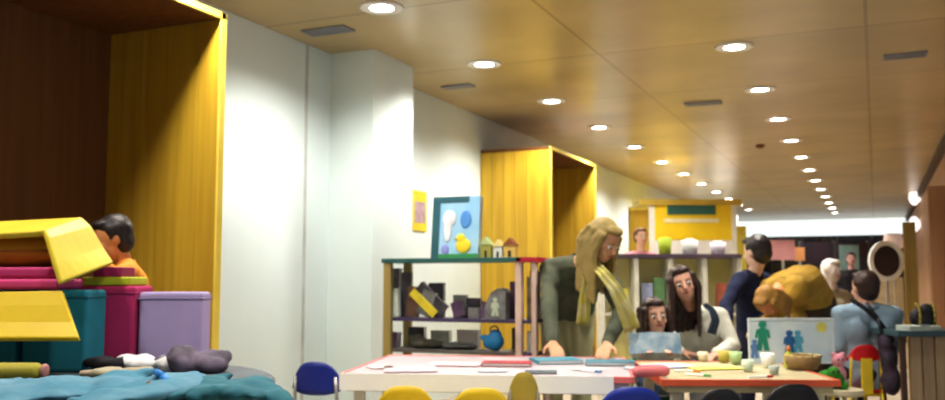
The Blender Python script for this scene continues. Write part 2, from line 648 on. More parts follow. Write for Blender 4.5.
book(541, 373.0, .15, .06, .012, .05, mat('slate blue cover', (.08, .16, .2), .5), 'narrow slate blue booklet at the front edge of the white table')
sheet(668, 366, .24, .2, .4, mat('lavender paper', (.52, .58, .72), .7, (.4, .5, .66), 10), 'drawing_paper', 'lavender blue sheet of paper between the child and the red rim', 'paper')
sheet(715, 368, .26, .16, .2, mat('yellow paper', (.86, .78, .12), .7, (.8, .7, .2), 8), 'drawing_paper', 'bright yellow sheet of paper on the red rimmed table', 'paper')
# pink eraser-like box on the corner of the red rimmed table
p = on_table(651, 377)
r = empty('pencil_case', p + Vector((-.0, .0, .0)), TH + .3, 'soft salmon pink pencil case at the joint of the two tables', 'pencil case')
bm = bmesh.new()
cap(bm, (-.07, 0, .026), (.07, 0, .026), .026, .026, 14)
remeshed('pouch', bm, mat('salmon fabric', (.80, .24, .25), .7), r, voxel=.005)
bm = bmesh.new()
box(bm, -.065, -.003, .050, .065, .003, .054)
mesh_obj('zip', bm, mat('zip red', (.5, .08, .08), .4), r)
# straw basket with papers
p = on_table(803, 369)
r = empty('straw_basket', p, 0, 'small brown straw basket near the right end of the red rimmed table', 'basket')
bm = bmesh.new()
lathe(bm, [(.065, 0), (.085, .03), (.09, .065), (.083, .065), (.078, .03), (.06, .006)], n=24)
mesh_obj('body', bm, mat('brown straw', (.36, .24, .10), .8, (.2, .12, .05), 60, kind='stripe'), r, smooth=True)
bm = bmesh.new()
for i in range(14):
    a = 2 * PI * i / 14
    cap(bm, (.087 * math.cos(a), .087 * math.sin(a), .065), (.087 * math.cos(a + .45), .087 * math.sin(a + .45), .068), .006, .006, 6)
mesh_obj('braided_rim', bm, mat('pale straw', (.55, .42, .2), .8), r, smooth=True)
GRN = mat('pale green card', (.45, .62, .30), .6)
LIQ = mat('paint water', (.3, .4, .35), .3)
cup(736, 364, .034, .065, GRN, LIQ, 'pale green paper cup right of the yellow paper')
cup(748, 371, .030, .055, mat('mint card', (.70, .82, .66), .6), LIQ, 'mint white paper cup in front of the pale green one')
cup(768, 367, .036, .07, WHITE, mat('green paint', (.1, .35, .08), .3), 'white paper cup in front of the picture board, left of the yellow bottle')
cup(774, 374, .026, .04, mat('grey card', (.5, .55, .5), .6), LIQ, 'small grey paper cup at the red rim before the board')
cup(724, 362, .034, .06, mat('olive card', (.55, .46, .1), .6), LIQ, 'olive yellow paper cup behind the yellow paper')
cup(703, 361, .03, .05, mat('cream card', (.78, .72, .5), .6), LIQ, 'cream paper cup left of the olive yellow one')
p = on_table(789, 368)
r = empty('glue_bottle', p, 0, 'yellow green glue bottle standing before the picture board', 'bottle')
bm = bmesh.new()
lathe(bm, [(.022, 0), (.024, .01), (.024, .065), (.010, .082), (.010, .088)], n=18)
mesh_obj('body', bm, mat('yellow green plastic', (.62, .66, .06), .35), r, smooth=True)
bm = bmesh.new()
lathe(bm, [(.011, .086), (.010, .10), (.003, .115)], n=14)
mesh_obj('cap', bm, mat('orange plastic', (.8, .3, .03), .4), r, smooth=True)


def ballthing(px, py, rad, m, name, label, cat):
    p = on_table(px, py)
    r = empty(name, p, 0, label, cat)
    bm = bmesh.new()
    ball(bm, (0, 0, rad), rad, seg=20)
    mesh_obj('body', bm, m, r, smooth=True)
    bm = bmesh.new()
    n = 24
    for i in range(n):
        a0 = 2 * PI * i / n
        a1 = 2 * PI * (i + 1) / n
        cone(bm, (rad * 1.005 * math.cos(a0), rad * 1.005 * math.sin(a0), rad), (rad * 1.005 * math.cos(a1), rad * 1.005 * math.sin(a1), rad), .0025, .0025, 6)
    mesh_obj('seam', bm, DBROWN, r)
    return r


for px, py, nm, c in ((686, 372, 'orange', (.8, .3, .04)), (697, 376, 'green', (.1, .4, .1)), (760, 378, 'red', (.6, .03, .03)), (590, 372, 'blue', (.05, .2, .5))):
    p = on_table(px, py)
    r = empty('felt_pen', p, TH + random.uniform(-1, 1), '%s felt pen lying on the %s table' % (nm, 'white' if px < 640 else 'cream'), 'pen', 'felt pens lying on the craft tables')
    bm = bmesh.new()
    cone(bm, (-.06, 0, .006), (.035, 0, .006), .0055, .0055)
    mesh_obj('barrel', bm, WHITE, r)
    bm = bmesh.new()
    cone(bm, (.035, 0, .006), (.068, 0, .006), .0065, .0055)
    mesh_obj('cap', bm, mat(nm + ' pen', c, .4), r)

# picture board standing on the cream table
d = 4.86
pb = at(792, 363, d)
r = empty('picture_board', (pb.x, pb.y, TZ + .0), TH, 'pale blue picture board with green and blue figures standing on the cream table', 'board')
wb = 86 / 900 * d
hb = .245
bm = bmesh.new()
box(bm, -wb / 2, 0, 0, wb / 2, .012, hb)
mesh_obj('panel', bm, mat('pale blue board', (.58, .72, .84), .5, (.74, .82, .88), 7), r, bevel=.003)
bm = bmesh.new()
for a in ((-wb / 2, -.006, hb - .012, wb / 2, 0, hb), (-wb / 2, -.006, 0, wb / 2, 0, .01), (-wb / 2, -.006, .01, -wb / 2 + .01, 0, hb - .012), (wb / 2 - .01, -.006, .01, wb / 2, 0, hb - .012)):
    box(bm, *a)
mesh_obj('frame', bm, mat('pale frame', (.80, .86, .92), .5), r)


def figure(bm, x, z, s, y=-.003):
    """flat paper doll shape"""
    pts = [(0, 1.0), (.12, .95), (.14, .84), (.07, .76), (.22, .68), (.26, .42), (.18, .42), (.15, .6), (.15, .38), (.22, 0), (.04, 0), (0, .3),
           (-.04, 0), (-.22, 0), (-.15, .38), (-.15, .6), (-.18, .42), (-.26, .42), (-.22, .68), (-.07, .76), (-.14, .84), (-.12, .95)]
    vs = [bm.verts.new((x + a * s, y, z + b * s)) for a, b in pts]
    f = bm.faces.new(vs)
    e = bmesh.ops.extrude_face_region(bm, geom=[f])
    bmesh.ops.translate(bm, verts=[v for v in e['geom'] if isinstance(v, bmesh.types.BMVert)], vec=(0, .0025, 0))


for x, z, s, c, n in ((-.155, .07, .16, (.03, .33, .22), 'green cutout'), (-.01, .05, .13, (.03, .16, .42), 'blue cutout'), (.035, .06, .12, (.12, .42, .62), 'sky cutout'), (-.2, .03, .1, (.15, .3, .65), 'blue cutout low')):
    bm = bmesh.new()
    figure(bm, x, z, s)
    mesh_obj('paper_figure', bm, mat(n, c, .6), r)
bm = bmesh.new()
lathe(bm, [(0.001, 0), (.028, 0), (.028, .002), (.001, .002)], n=20)
sun = mesh_obj('paper_sun', bm, mat('sun yellow', (.82, .78, .2), .6), r)
sun.rotation_euler = (PI / 2, 0, 0)
sun.location = (.165, -.001, .195)
bm = bmesh.new()
for s in (-1, 1):
    box(bm, s * .15 - .006, .012, 0, s * .15 + .006, .09, .006)
    cone(bm, (s * .15, .088, .004), (s * .15, .014, .18), .005, .005, 8)
mesh_obj('stand', bm, STEEL, r)

# things at the right end of the table: pink ball and a green toy on a stool
st = at(836, 372, 4.75)
r = empty('wooden_stool', (st.x, st.y, 0), TH, 'low cream stool at the right end of the red rimmed table', 'stool')
bm = bmesh.new()
lathe(bm, [(.0, .50), (.13, .50), (.135, .51), (.13, .53), (0, .53)], n=28)
mesh_obj('seat', bm, mat('cream stool', (.70, .62, .42), .5), r, smooth=False)
for a in range(4):
    an = PI / 4 + a * PI / 2
    bm = bmesh.new()
    cone(bm, (.09 * math.cos(an), .09 * math.sin(an), .505), (.13 * math.cos(an), .13 * math.sin(an), 0), .014, .012)
    mesh_obj('leg', bm, mat('cream stool', (.7, .62, .42)), r, smooth=True)
# green plush turtle on stool
r = empty('plush_toy', (st.x - .03, st.y, .53), TH, 'round green plush toy sitting on the low cream stool', 'toy')
bm = bmesh.new()
ball(bm, (0, 0, .05), (.075, .06, .05))
ball(bm, (.0, -.05, .085), .035)
for sx in (-1, 1):
    for sy in (-1, 1):
        ball(bm, (sx * .06, sy * .04, .018), .022)
remeshed('body', bm, mat('green plush', (.05, .26, .03), .9), r, voxel=.006)
bm = bmesh.new()
for s in (-1, 1):
    ball(bm, (s * .014, -.082, .095), .006, seg=8)
mesh_obj('eye', bm, EYED, r)
r = empty('plush_toy', at(836, 362, 4.80) - Vector((0, 0, .0)), TH, 'pink plush toy perched behind the green one by the table corner', 'toy')
r.location.z = .53
bm = bmesh.new()
ball(bm, (0.03, .05, .06), (.045, .035, .06))
ball(bm, (.03, .045, .14), .036)
ball(bm, (.005, .045, .172), .014)
ball(bm, (.055, .045, .172), .014)
remeshed('body', bm, mat('pink plush', (.78, .33, .40), .9), r, voxel=.006)
bm = bmesh.new()
for s in (-1, 1):
    ball(bm, (.03 + s * .012, .011, .146), .005, seg=8)
mesh_obj('eye', bm, EYED, r)

# ================================================================= SHELF UNIT by the column
YS = 5.30
xl = hit(383, 300, 1, YS).x
xr = hit(521, 300, 1, YS).x
W = xr - xl
z_top = hit(450, 258, 1, YS).z
z_mid = hit(450, 319, 1, YS).z
z_low = hit(450, 351, 1, YS).z
SD = .32
r = empty('open_shelf', (xl, YS, 0), 0, 'open shelf unit with olive posts and dark teal top beside the white column', 'shelf')
OLV = mat('olive wood', (.36, .28, .09), .5, (.28, .21, .07), 5, kind='grain')
CRM = mat('cream pink wood', (.68, .52, .44), .5)
for x0, x1, m in ((0, .055, OLV), (W - .04, W, CRM)):
    for y in (0, SD - .04):
        bm = bmesh.new()
        box(bm, x0, y, 0, x1, y + .04, z_top - .028)
        mesh_obj('post', bm, m, r, bevel=.003)
for i, (z, m) in enumerate(((z_top, mat('dark teal board', (.03, .13, .12), .45)), (z_mid, mat('dark purple board', (.07, .05, .12), .45)), (z_low, mat('grey board', (.12, .11, .10), .5)), (.25, mat('grey board', (.12, .11, .1))))):
    bm = bmesh.new()
    if i == 0:
        box(bm, -.01, -.01, z - .028, W + .003, SD + .01, z)
    else:
        box(bm, .002, .042, z - .022, W - .002, SD - .042, z)
    mesh_obj('shelf_board', bm, m, r, bevel=.002)


def shx(px):
    return hit(px, 300, 1, YS + .14).x


# display picture board on the shelf
def standing_book(x, y, z, w, h, t, rz, lean, m, label, name='book', cat='book', group=None, roll=0.0, spine=None):
    r = empty(name, (x, y, z), rz, label, cat, group)
    r.rotation_euler = (lean, roll, rz)
    bm = bmesh.new()
    box(bm, -w / 2, 0, 0, w / 2, .003, h)
    box(bm, -w / 2, t - .003, 0, w / 2, t, h)
    mesh_obj('cover', bm, m, r)
    bm = bmesh.new()
    box(bm, -w / 2, .003, .002, -w / 2 + .004, t - .003, h)
    mesh_obj('spine', bm, spine or m, r)
    bm = bmesh.new()
    box(bm, -w / 2 + .004, .003, .003, w / 2 - .004, t - .003, h - .004)
    mesh_obj('pages', bm, PAPER, r)
    return r


x0 = shx(432)
x1 = shx(479)
hw = (x1 - x0) / 2
hh = hit(455, 196, 1, YS + .14).z - z_top
r = standing_book((x0 + x1) / 2 + .0, YS + .12, z_top, 2 * hw, hh, .05, 0.0, -.10, mat('sky blue cover', (.25, .52, .78), .45, (.45, .68, .82), 3),
                  'large picture book with dark teal border and yellow chick standing on the shelf', spine=mat('dark teal spine', (.03, .12, .15), .5))
bm = bmesh.new()
box(bm, -hw, -.004, 0, -hw + .055, 0, hh)
box(bm, -hw + .055, -.004, hh - .04, hw * .55, 0, hh)
mesh_obj('cover_border', bm, mat('dark teal border', (.03, .13, .17), .5), r)
bm = bmesh.new()
box(bm, -hw + .055, -.004, 0, hw, 0, .03)
mesh_obj('cover_grass', bm, mat('grass green', (.05, .32, .10), .6), r)
bm = bmesh.new()
ball(bm, (.065, -.004, .085), (.055, .006, .05), seg=18)
ball(bm, (.045, -.005, .135), (.032, .006, .03), seg=16)
cone(bm, (.02, -.005, .135), (-.005, -.005, .13), .010, .001, 8)
mesh_obj('chick_picture', bm, mat('chick yellow', (.88, .70, .04), .6), r, smooth=True)
bm = bmesh.new()
ball(bm, (-.045, -.003, .27), (.05, .004, .055), seg=16)
ball(bm, (-.055, -.003, .20), (.03, .004, .09), seg=16)
mesh_obj('cloud_picture', bm, mat('cloud white', (.80, .82, .88), .6), r, smooth=True)
bm = bmesh.new()
ball(bm, (.075, -.003, .26), (.04, .004, .06), seg=16)
mesh_obj('bird_picture', bm, mat('bright blue', (.10, .32, .75), .6), r, smooth=True)
bm = bmesh.new()
ball(bm, (-.07, -.003, .06), (.028, .004, .035), seg=12)
mesh_obj('flower_picture', bm, mat('violet', (.34, .36, .80), .6), r, smooth=True)

# little houses/toys on the shelf top
def toy_house(px, w, h, body, roofm, label):
    x = shx(px)
    r = empty('toy_house', (x, YS + .10, z_top), 0, label, 'toy', 'little toy houses on the shelf top')
    bm = bmesh.new()
    box(bm, -w / 2, 0, 0, w / 2, .05, h * .65)
    mesh_obj('walls', bm, body, r, bevel=.002)
    bm = bmesh.new()
    vs = [bm.verts.new(p) for p in ((-w * .6, -.005, h * .62), (w * .6, -.005, h * .62), (0, -.005, h), (-w * .6, .055, h * .62), (w * .6, .055, h * .62), (0, .055, h))]
    for f in ((0, 1, 2), (5, 4, 3), (0, 3, 4, 1), (1, 4, 5, 2), (2, 5, 3, 0)):
        bm.faces.new([vs[i] for i in f])
    mesh_obj('roof', bm, roofm, r)
    bm = bmesh.new()
    box(bm, -w * .12, -.003, 0, w * .12, 0, h * .35)
    mesh_obj('door', bm, DBROWN, r)


toy_house(488, .07, .14, mat('olive card2', (.45, .42, .10), .6), mat('pale green roof', (.5, .6, .3), .6), 'narrow olive toy house next to the picture book')
toy_house(500, .06, .12, PAPER, mat('pale yellow roof', (.8, .7, .3), .6), 'small white toy house with pale yellow roof on the shelf')
toy_house(512, .08, .13, mat('orange card', (.80, .55, .15), .6), mat('brown roof', (.3, .10, .03), .6), 'orange toy house with brown roof at the right end of the shelf')

# middle shelf books, leaning
def leaner(px, z, w, h, t, roll, m, label, y=.08, group='books and folders leaning on the shelf'):
    return standing_book(shx(px), YS + y, z + .002 + abs(math.sin(roll)) * w / 2, w, h, t, 0, 0, m, label, group=group, roll=roll)


P_BLK = mat('charcoal cover', (.035, .035, .045), .5, (.09, .08, .1), 14)
P_WHT = mat('white green cover', (.62, .68, .62), .5, (.45, .55, .5), 20)
P_YEL = mat('yellow black cover', (.75, .62, .03), .5, (.5, .42, .04), 10)
P_PUR = mat('plum cover', (.10, .05, .12), .5, (.16, .10, .18), 12)
P_GRY = mat('grey cover', (.25, .26, .26), .5, (.12, .13, .13), 16)
P_BRN = mat('brown cover', (.22, .12, .08), .5, (.1, .06, .04), 12)
leaner(398, z_mid, .10, .19, .03, -.05, P_WHT, 'white and green book standing against the olive shelf post', y=.06)
leaner(406, z_mid, .08, .30, .02, .0, P_BLK, 'tall charcoal folder behind the white and green book', y=.14)
leaner(414, z_mid, .09, .20, .03, .10, P_BRN, 'brown book standing right of the white and green one', y=.10)
leaner(427, z_mid, .10, .17, .03, .35, P_GRY, 'grey book leaning right on the purple shelf', y=.07)
r = leaner(441, z_mid + .0, .055, .23, .02, -.85, P_YEL, 'yellow book lying slanted over a charcoal one on the purple shelf', y=.045)
r = leaner(447, z_mid + .0, .10, .25, .03, -.85, P_BLK, 'charcoal book slanted beneath the yellow one', y=.075)
leaner(462, z_mid, .08, .10, .03, -.3, P_PUR, 'low plum book right of the slanted yellow book', y=.10)
leaner(476, z_mid, .07, .07, .04, 0, P_GRY, 'small grey box shaped book in the middle of the purple shelf', y=.09)
leaner(487, z_mid, .06, .10, .03, .2, P_PUR, 'plum book left of the grey arched file', y=.09)
for px_, w_, h_, t_, m_, lb_ in ((391, .05, .33, .05, P_BLK, 'tall black box file against the olive post, behind the white and green book'), (432, .11, .23, .03, P_BLK, 'broad charcoal folder behind the slanted yellow book'),
                             (456, .10, .15, .03, P_GRY, 'mid grey folder behind the low plum book'), (470, .10, .13, .03, P_BLK, 'black folder behind the small grey box'), (510, .05, .24, .04, P_PUR, 'tall plum file against the cream post')):
    leaner(px_, z_mid, w_, h_, t_, 0, m_, lb_, y=.20)
for px_, w_, h_, m_, lb_ in ((408, .12, .13, P_BLK, 'black box behind the olive cloth on the lowest shelf'), (432, .14, .11, P_WHT, 'white and green box behind the dark cloths on the lowest shelf'),
                             (460, .16, .12, PAPER, 'white box left of the bright blue bag on the lowest shelf'), (509, .06, .14, P_BRN, 'brown box right of the bright blue bag on the lowest shelf')):
    leaner(px_, z_low, w_, h_, .04, 0, m_, lb_, y=.26, group='things on the lowest visible shelf')
# arched grey file
r = empty('magazine_file', (shx(500), YS + .06, z_mid + .001), 0, 'dark grey arched magazine file with green and white contents at the right of the shelf', 'file')
bm = bmesh.new()
pts = [(-.075, 0), (.07, 0), (.07, .17), (.055, .195), (.02, .20), (-.03, .17), (-.06, .12), (-.075, .06)]
for y0, y1 in ((0, .004), (.076, .08)):
    a = [bm.verts.new((x, y0, z)) for x, z in pts]
    b = [bm.verts.new((x, y1, z)) for x, z in pts]
    bm.faces.new(a)
    bm.faces.new(b[::-1])
    for i in range(len(pts)):
        bm.faces.new((a[i], b[i], b[(i + 1) % len(pts)], a[(i + 1) % len(pts)]))
box(bm, .066, .004, 0, .07, .076, .17)
box(bm, -.075, .004, 0, .066, .076, .004)
mesh_obj('case', bm, P_GRY, r)
bm = bmesh.new()
figure(bm, -.0, .02, .12, y=-.004)
mesh_obj('cover_picture', bm, mat('pale green print', (.5, .6, .45), .6), r)

# low shelf contents
leaner(396, z_low, .08, .10, .06, .05, P_PUR, 'plum box file at the left of the lowest visible shelf', group='things on the lowest visible shelf')


def blob(name, c, parts, m, label, cat, voxel=.012, disp=.012, dscale=9, seed=0, group=None, smooth=3):
    bm = bmesh.new()
    for (o, r) in parts:
        ball(bm, Vector(c) + Vector(o), r, seg=14)
    o = remeshed(name, bm, m, None, voxel=voxel, disp=disp, dscale=dscale, seed=seed, smooth=smooth)
    return tag(o, label, cat, group)


blob('folded_cloth', (shx(424), YS + .16, z_low + .03), [((0, 0, 0), (.11, .09, .035)), ((-.06, 0, .03), (.06, .06, .035)), ((.08, 0, -.005), (.08, .07, .025))], mat('dark olive cloth', (.06, .06, .04), .9, (.1, .09, .07), 9),
     'crumpled dark olive cloth on the lowest shelf', 'cloth', seed=3)
blob('folded_cloth', (shx(455), YS + .16, z_low + .02), [((0, 0, 0), (.10, .08, .022)), ((.06, 0, .0), (.09, .08, .02))], mat('dark grey cloth', (.09, .09, .09), .9, (.14, .14, .13), 9),
     'flat dark grey cloth right of the olive one on the lowest shelf', 'cloth', seed=5)
# blue bag
c = Vector((shx(494), YS + .13, z_low))
r = empty('small_bag', c, 0, 'bright blue small bag at the right of the lowest shelf', 'bag')
bm = bmesh.new()
ball(bm, (0, 0, .055), (.075, .05, .055), seg=16)
ball(bm, (.01, 0, .09), (.05, .035, .05), seg=16)
ball(bm, (-.06, 0, .085), (.04, .03, .018), seg=12)
remeshed('body', bm, mat('bright blue nylon', (.03, .28, .62), .5), r, voxel=.008, disp=.008, dscale=14)
bm = bmesh.new()
for i in range(8):
    a0 = PI * i / 8
    a1 = PI * (i + 1) / 8
    cap(bm, (.01 + .03 * math.cos(a0), -.01, .13 + .03 * math.sin(a0)), (.01 + .03 * math.cos(a1), -.01, .13 + .03 * math.sin(a1)), .005, .005, 6)
mesh_obj('handle', bm, mat('dark blue strap', (.02, .08, .2), .6), r, smooth=True)

# second shelf unit with a red top
x2a = shx(525)
x2b = shx(543)
r = empty('open_shelf', (x2a, YS, 0), 0, 'narrow shelf unit with crimson top left of the blonde woman', 'shelf')
W2 = x2b - x2a
YS2 = YS
bm = bmesh.new()
box(bm, -.005, -.01, z_top - .03, W2 + .02, .30, z_top)
mesh_obj('top_board', bm, mat('crimson board', (.50, .02, .05), .45), r, bevel=.002)
for x in (0, W2 - .03):
    for y in (0.01, .24):
        bm = bmesh.new()
        box(bm, x, y, 0, x + .03, y + .03, z_top - .03)
        mesh_obj('post', bm, CRM, r)
for z in (z_mid, z_low, .25):
    bm = bmesh.new()
    box(bm, .03, .01, z - .02, W2 - .03, .27, z)
    mesh_obj('shelf_board', bm, mat('dark purple board', (.07, .05, .12)), r)
xm = (x2a + x2b) / 2
standing_book(xm, YS2 + .08, z_mid + .001, .05, .27, .03, 0, 0, mat('sage cover', (.35, .36, .24), .5, (.2, .1, .08), 12), 'sage green book standing upright under the crimson shelf top')
standing_book(xm, YS2 + .15, z_mid + .001, .06, .31, .03, 0, 0, P_PUR, 'tall dark plum book behind the sage green one')
standing_book(xm, YS2 + .08, z_low + .001, .055, .13, .05, 0, 0, mat('white cover', (.75, .74, .68), .5), 'white book on the lowest shelf of the narrow shelf unit')

# yellow notice on the column side face / wall behind
n0 = hit(419, 211, 0, XA + .005)
r = empty('wall_notice', n0, 0, 'small yellow framed notice with greyish mauve picture on the white wall', 'notice')
hw_ = abs(hit(426, 211, 0, XA + .005).y - hit(412, 211, 0, XA + .005).y) / 2
hh_ = 20 / 900 * (n0 - CAM).dot(Fv)
bm = bmesh.new()
box(bm, -.0, -hw_, -hh_, .008, hw_, hh_)
mesh_obj('border', bm, mat('notice yellow', (.85, .66, .06), .5), r)
bm = bmesh.new()
box(bm, .008, -hw_ * .75, -hh_ * .6, .011, hw_ * .75, hh_ * .45)
mesh_obj('picture', bm, mat('mauve picture', (.50, .38, .40), .6, (.35, .25, .3), 20), r)

# ================================================================= BACKGROUND MIDDLE: long low shelf + kiosk
db = 8.2
a = at(600, 254, db)
b = at(742, 254, db)
L = (b - a).length
r = empty('long_shelf', (a.x, a.y, 0), TH, 'long low display shelf with thin dark purple top behind the seated woman', 'shelf')
zt = a.z
bm = bmesh.new()
box(bm, 0, 0, zt - .035, L, .3, zt)
mesh_obj('top_board', bm, mat('dark mauve board', (.12, .08, .12), .5), r)
for i in range(5):
    bm = bmesh.new()
    x = i * (L - .04) / 4
    box(bm, x, .02, 0, x + .04, .28, zt - .035)
    mesh_obj('upright', bm, mat('cream upright', (.78, .76, .66), .5), r)
bm = bmesh.new()
box(bm, .04, .265, .1, L - .04, .279, zt - .035)
mesh_obj('back_panel', bm, mat('pale yellow panel', (.78, .68, .20), .6, (.8, .76, .5), 2), r)
for z in (.35, .8):
    bm = bmesh.new()
    box(bm, .04, .02, z - .02, L - .04, .262, z)
    mesh_obj('shelf_board', bm, mat('cream upright', (.78, .76, .66)), r)
inv = Matrix.Rotation(TH, 4, 'Z')
base = Vector((a.x, a.y, 0))
cols = [((.80, .72, .12), 'yellow'), ((.45, .52, .78), 'lavender'), ((.16, .32, .14), 'dark green'), ((.85, .85, .82), 'white'), ((.65, .2, .12), 'brick red'), ((.55, .6, .2), 'lime'),
        ((.85, .6, .1), 'amber'), ((.15, .2, .45), 'navy'), ((.75, .45, .5), 'rose'), ((.3, .5, .55), 'teal'), ((.82, .78, .6), 'cream')]
i = 0
x = .10
while x < L - .08:
    if min(abs(x - k * (L - .04) / 4 - .02) for k in range(5)) > .085:
        c, n = cols[i % len(cols)]
        pos = base + inv @ Vector((x, .10, .801))
        standing_book(pos.x, pos.y, pos.z, .10, .22 + .05 * ((i * 7) % 3), .025, TH, -.06, mat(n + ' book', c, .6, scale=15),
                      '%s coloured book standing on the long low shelf behind the seated woman' % n, group='picture books on the long low shelf')
        i += 1
    x += .115
# things on top of long shelf
for px, w, h, c, n in ((665, .13, .15, (.50, .62, .05), 'lime green'), (690, .16, .13, (.80, .82, .84), 'white'), (718, .15, .11, (.78, .74, .84), 'pale lilac')):
    p = at(px, 254, db + .1)
    r = empty('storage_basket', (p.x, p.y, zt), TH, '%s storage basket on top of the long low shelf' % n, 'basket', 'baskets on the long low shelf')
    bm = bmesh.new()
    lathe(bm, [(w * .40, 0), (w * .5, h), (w * .47, h), (w * .38, .01)], n=20)
    mesh_obj('body', bm, mat(n + ' basket', c, .6), r, smooth=True)
    bm = bmesh.new()
    for k in range(5):
        an = 2 * PI * k / 5
        ball(bm, (w * .2 * math.cos(an), w * .2 * math.sin(an), h * .95), w * .14, seg=10)
    mesh_obj('contents', bm, mat(n + ' soft toys', tuple(min(1, q * 1.05) for q in c), .9), r, smooth=True)

# kiosk: yellow display stand
dk = 12.5
k0 = at(650, 240, dk)
k1 = at(737, 240, dk)
Lk = (k1 - k0).length
r = empty('display_stand', (k0.x, k0.y, 0), TH, 'yellow display stand with dark teal sign panel in the background', 'stand')
zb = at(650, 240, dk).z
ztp = at(650, 205, dk).z
YK = mat('kiosk yellow', (.88, .66, .02), .5, (.8, .58, .03), 3)
bm = bmesh.new()
box(bm, .07, 0, zb, Lk - .07, .06, ztp)
mesh_obj('fascia', bm, YK, r)
bm = bmesh.new()
box(bm, -.15, -.05, ztp, Lk + .06, .5, ztp + .08)
mesh_obj('roof_board', bm, mat('kiosk ochre', (.62, .46, .08), .5), r)
bm = bmesh.new()
s0 = (668 - 650) / 900 * dk
s1 = (716 - 650) / 900 * dk
box(bm, s0, -.02, ztp - .13, s1, 0, ztp - .0)
mesh_obj('sign_panel', bm, mat('sign teal', (.04, .15, .13), .5), r)
bm = bmesh.new()
box(bm, .2, -.012, zb + .24, Lk - .25, 0, zb + .30)
mesh_obj('sign_stripe', bm, mat('pale sign stripe', (.85, .80, .5), .5), r)
for x in (0, Lk - .07):
    bm = bmesh.new()
    box(bm, x, 0, 0, x + .07, .07, ztp)
    mesh_obj('post', bm, mat('kiosk white', (.8, .8, .75), .5), r)
bm = bmesh.new()
box(bm, .07, .01, 1.28, Lk - .07, .05, zb)
mesh_obj('backboard', bm, mat('kiosk pale panel', (.72, .74, .80), .5, (.85, .85, .86), 2), r)
bm = bmesh.new()
box(bm, .07, -.1, 0, Lk - .07, .3, 1.22)
box(bm, .02, -.14, 1.22, Lk - .02, .34, 1.28)
mesh_obj('counter', bm, YK, r)
# golden cabinet farther behind the stand
ck = at(612, 230, 15)
r = empty('tall_cabinet', (XA + .02, 14.6, 0), 0, 'tall ochre cabinet against the white wall behind the yellow stand', 'cabinet')
bm = bmesh.new()
box(bm, 0, 0, 0, .85, 1.3, 2.25)
mesh_obj('carcass', bm, YWOOD, r)
bm = bmesh.new()
for k in range(2):
    box(bm, .08 + .37 * k, -.015, .1, .43 + .37 * k, 0, 2.15)
mesh_obj('door', bm, YWOOD, r)
bm = bmesh.new()
box(bm, 0, -.02, 2.25, .88, 1.32, 2.30)
mesh_obj('cornice', bm, YEDGE, r)
# white banner in the back, right of stand
p = at(727, 232, 17.5)
r = empty('white_banner', (p.x, p.y, 0), TH, 'tall white banner stand right of the yellow stand', 'banner')
bm = bmesh.new()
box(bm, -.22, 0, .05, .22, .02, 2.35)
mesh_obj('panel', bm, mat('banner white', (.85, .87, .88), .5, emit=(.9, .95, 1, .15)), r)  # weak glow added to the panel, no light source of its own
bm = bmesh.new()
box(bm, -.26, -.12, 0, .26, .14, .05)
mesh_obj('base', bm, STEEL, r)
p = at(740, 240, 14)
r = empty('poster_stand', (p.x, p.y, 0), TH, 'narrow olive yellow poster stand left of the navy person', 'stand')
bm = bmesh.new()
box(bm, -.10, 0, .05, .10, .03, at(740, 226, 14).z)
mesh_obj('panel', bm, mat('olive poster', (.55, .46, .06), .6), r)
bm = bmesh.new()
box(bm, -.14, -.12, 0, .14, .14, .05)
mesh_obj('base', bm, STEEL, r)
# pink and orange poster boards before the far glazing
for px, py, w, h, c, n in ((783, 250, 24, 20, (.55, .28, .30), 'dusty pink'), (800, 254, 10, 14, (.7, .35, .15), 'orange')):
    p = at(px, py, 15 if px < 790 else 15.6)
    r = empty('poster_stand', (p.x, p.y, 0), TH, '%s poster stand beyond the person in mustard' % n, 'stand')
    hh2 = h / 900 * 15 / 2
    ww = w / 900 * 15 / 2
    bm = bmesh.new()
    box(bm, -ww, 0, p.z - hh2, ww, .02, p.z + hh2)
    mesh_obj('panel', bm, mat(n + ' poster', c, .6, scale=3), r)
    bm = bmesh.new()
    cone(bm, (0, .01, .02), (0, .01, p.z - hh2), .02, .02)
    cone(bm, (0, .01, 0), (0, .01, .03), .15, .15, 20)
    mesh_obj('base', bm, STEEL, r)

# ================================================================= FAR END / RIGHT SIDE
# white rimmed round dark mirror on stand
p = at(886, 261, 10.5)
r = empty('round_mirror', (p.x, p.y, 0), TH, 'round dark mirror with thick white rim on a stand at the far right', 'mirror')
rr = 19 / 900 * 10.5
bm = bmesh.new()
n = 40
prev = None
ring = []
for i in range(n):
    an = 2 * PI * i / n
    for (q, y) in ((rr, -.03), (rr * .78, -.03), (rr * .78, .02), (rr, .02)):
        ring.append(bm.verts.new((q * .92 * math.cos(an), y, p.z + q * 1.05 * math.sin(an))))
for i in range(n):
    for k in range(4):
        a_ = ring[i * 4 + k]
        b_ = ring[i * 4 + (k + 1) % 4]
        c_ = ring[((i + 1) % n) * 4 + (k + 1) % 4]
        d_ = ring[((i + 1) % n) * 4 + k]
        bm.faces.new((a_, b_, c_, d_))
mesh_obj('rim', bm, mat('white rim', (.88, .95, .97), .4), r, smooth=False)
bm = bmesh.new()
vs = [bm.verts.new((rr * .78 * .92 * math.cos(2 * PI * i / n), -.005, p.z + rr * .78 * 1.05 * math.sin(2 * PI * i / n))) for i in range(n)]
f = bm.faces.new(vs)
e = bmesh.ops.extrude_face_region(bm, geom=[f])
bmesh.ops.translate(bm, verts=[v for v in e['geom'] if isinstance(v, bmesh.types.BMVert)], vec=(0, .02, 0))
mesh_obj('disc', bm, GLASSD, r)
bm = bmesh.new()
cone(bm, (0, 0, 0), (0, 0, p.z - rr), .025, .02)
cone(bm, (0, 0, 0), (0, 0, .03), .18, .18, 20)
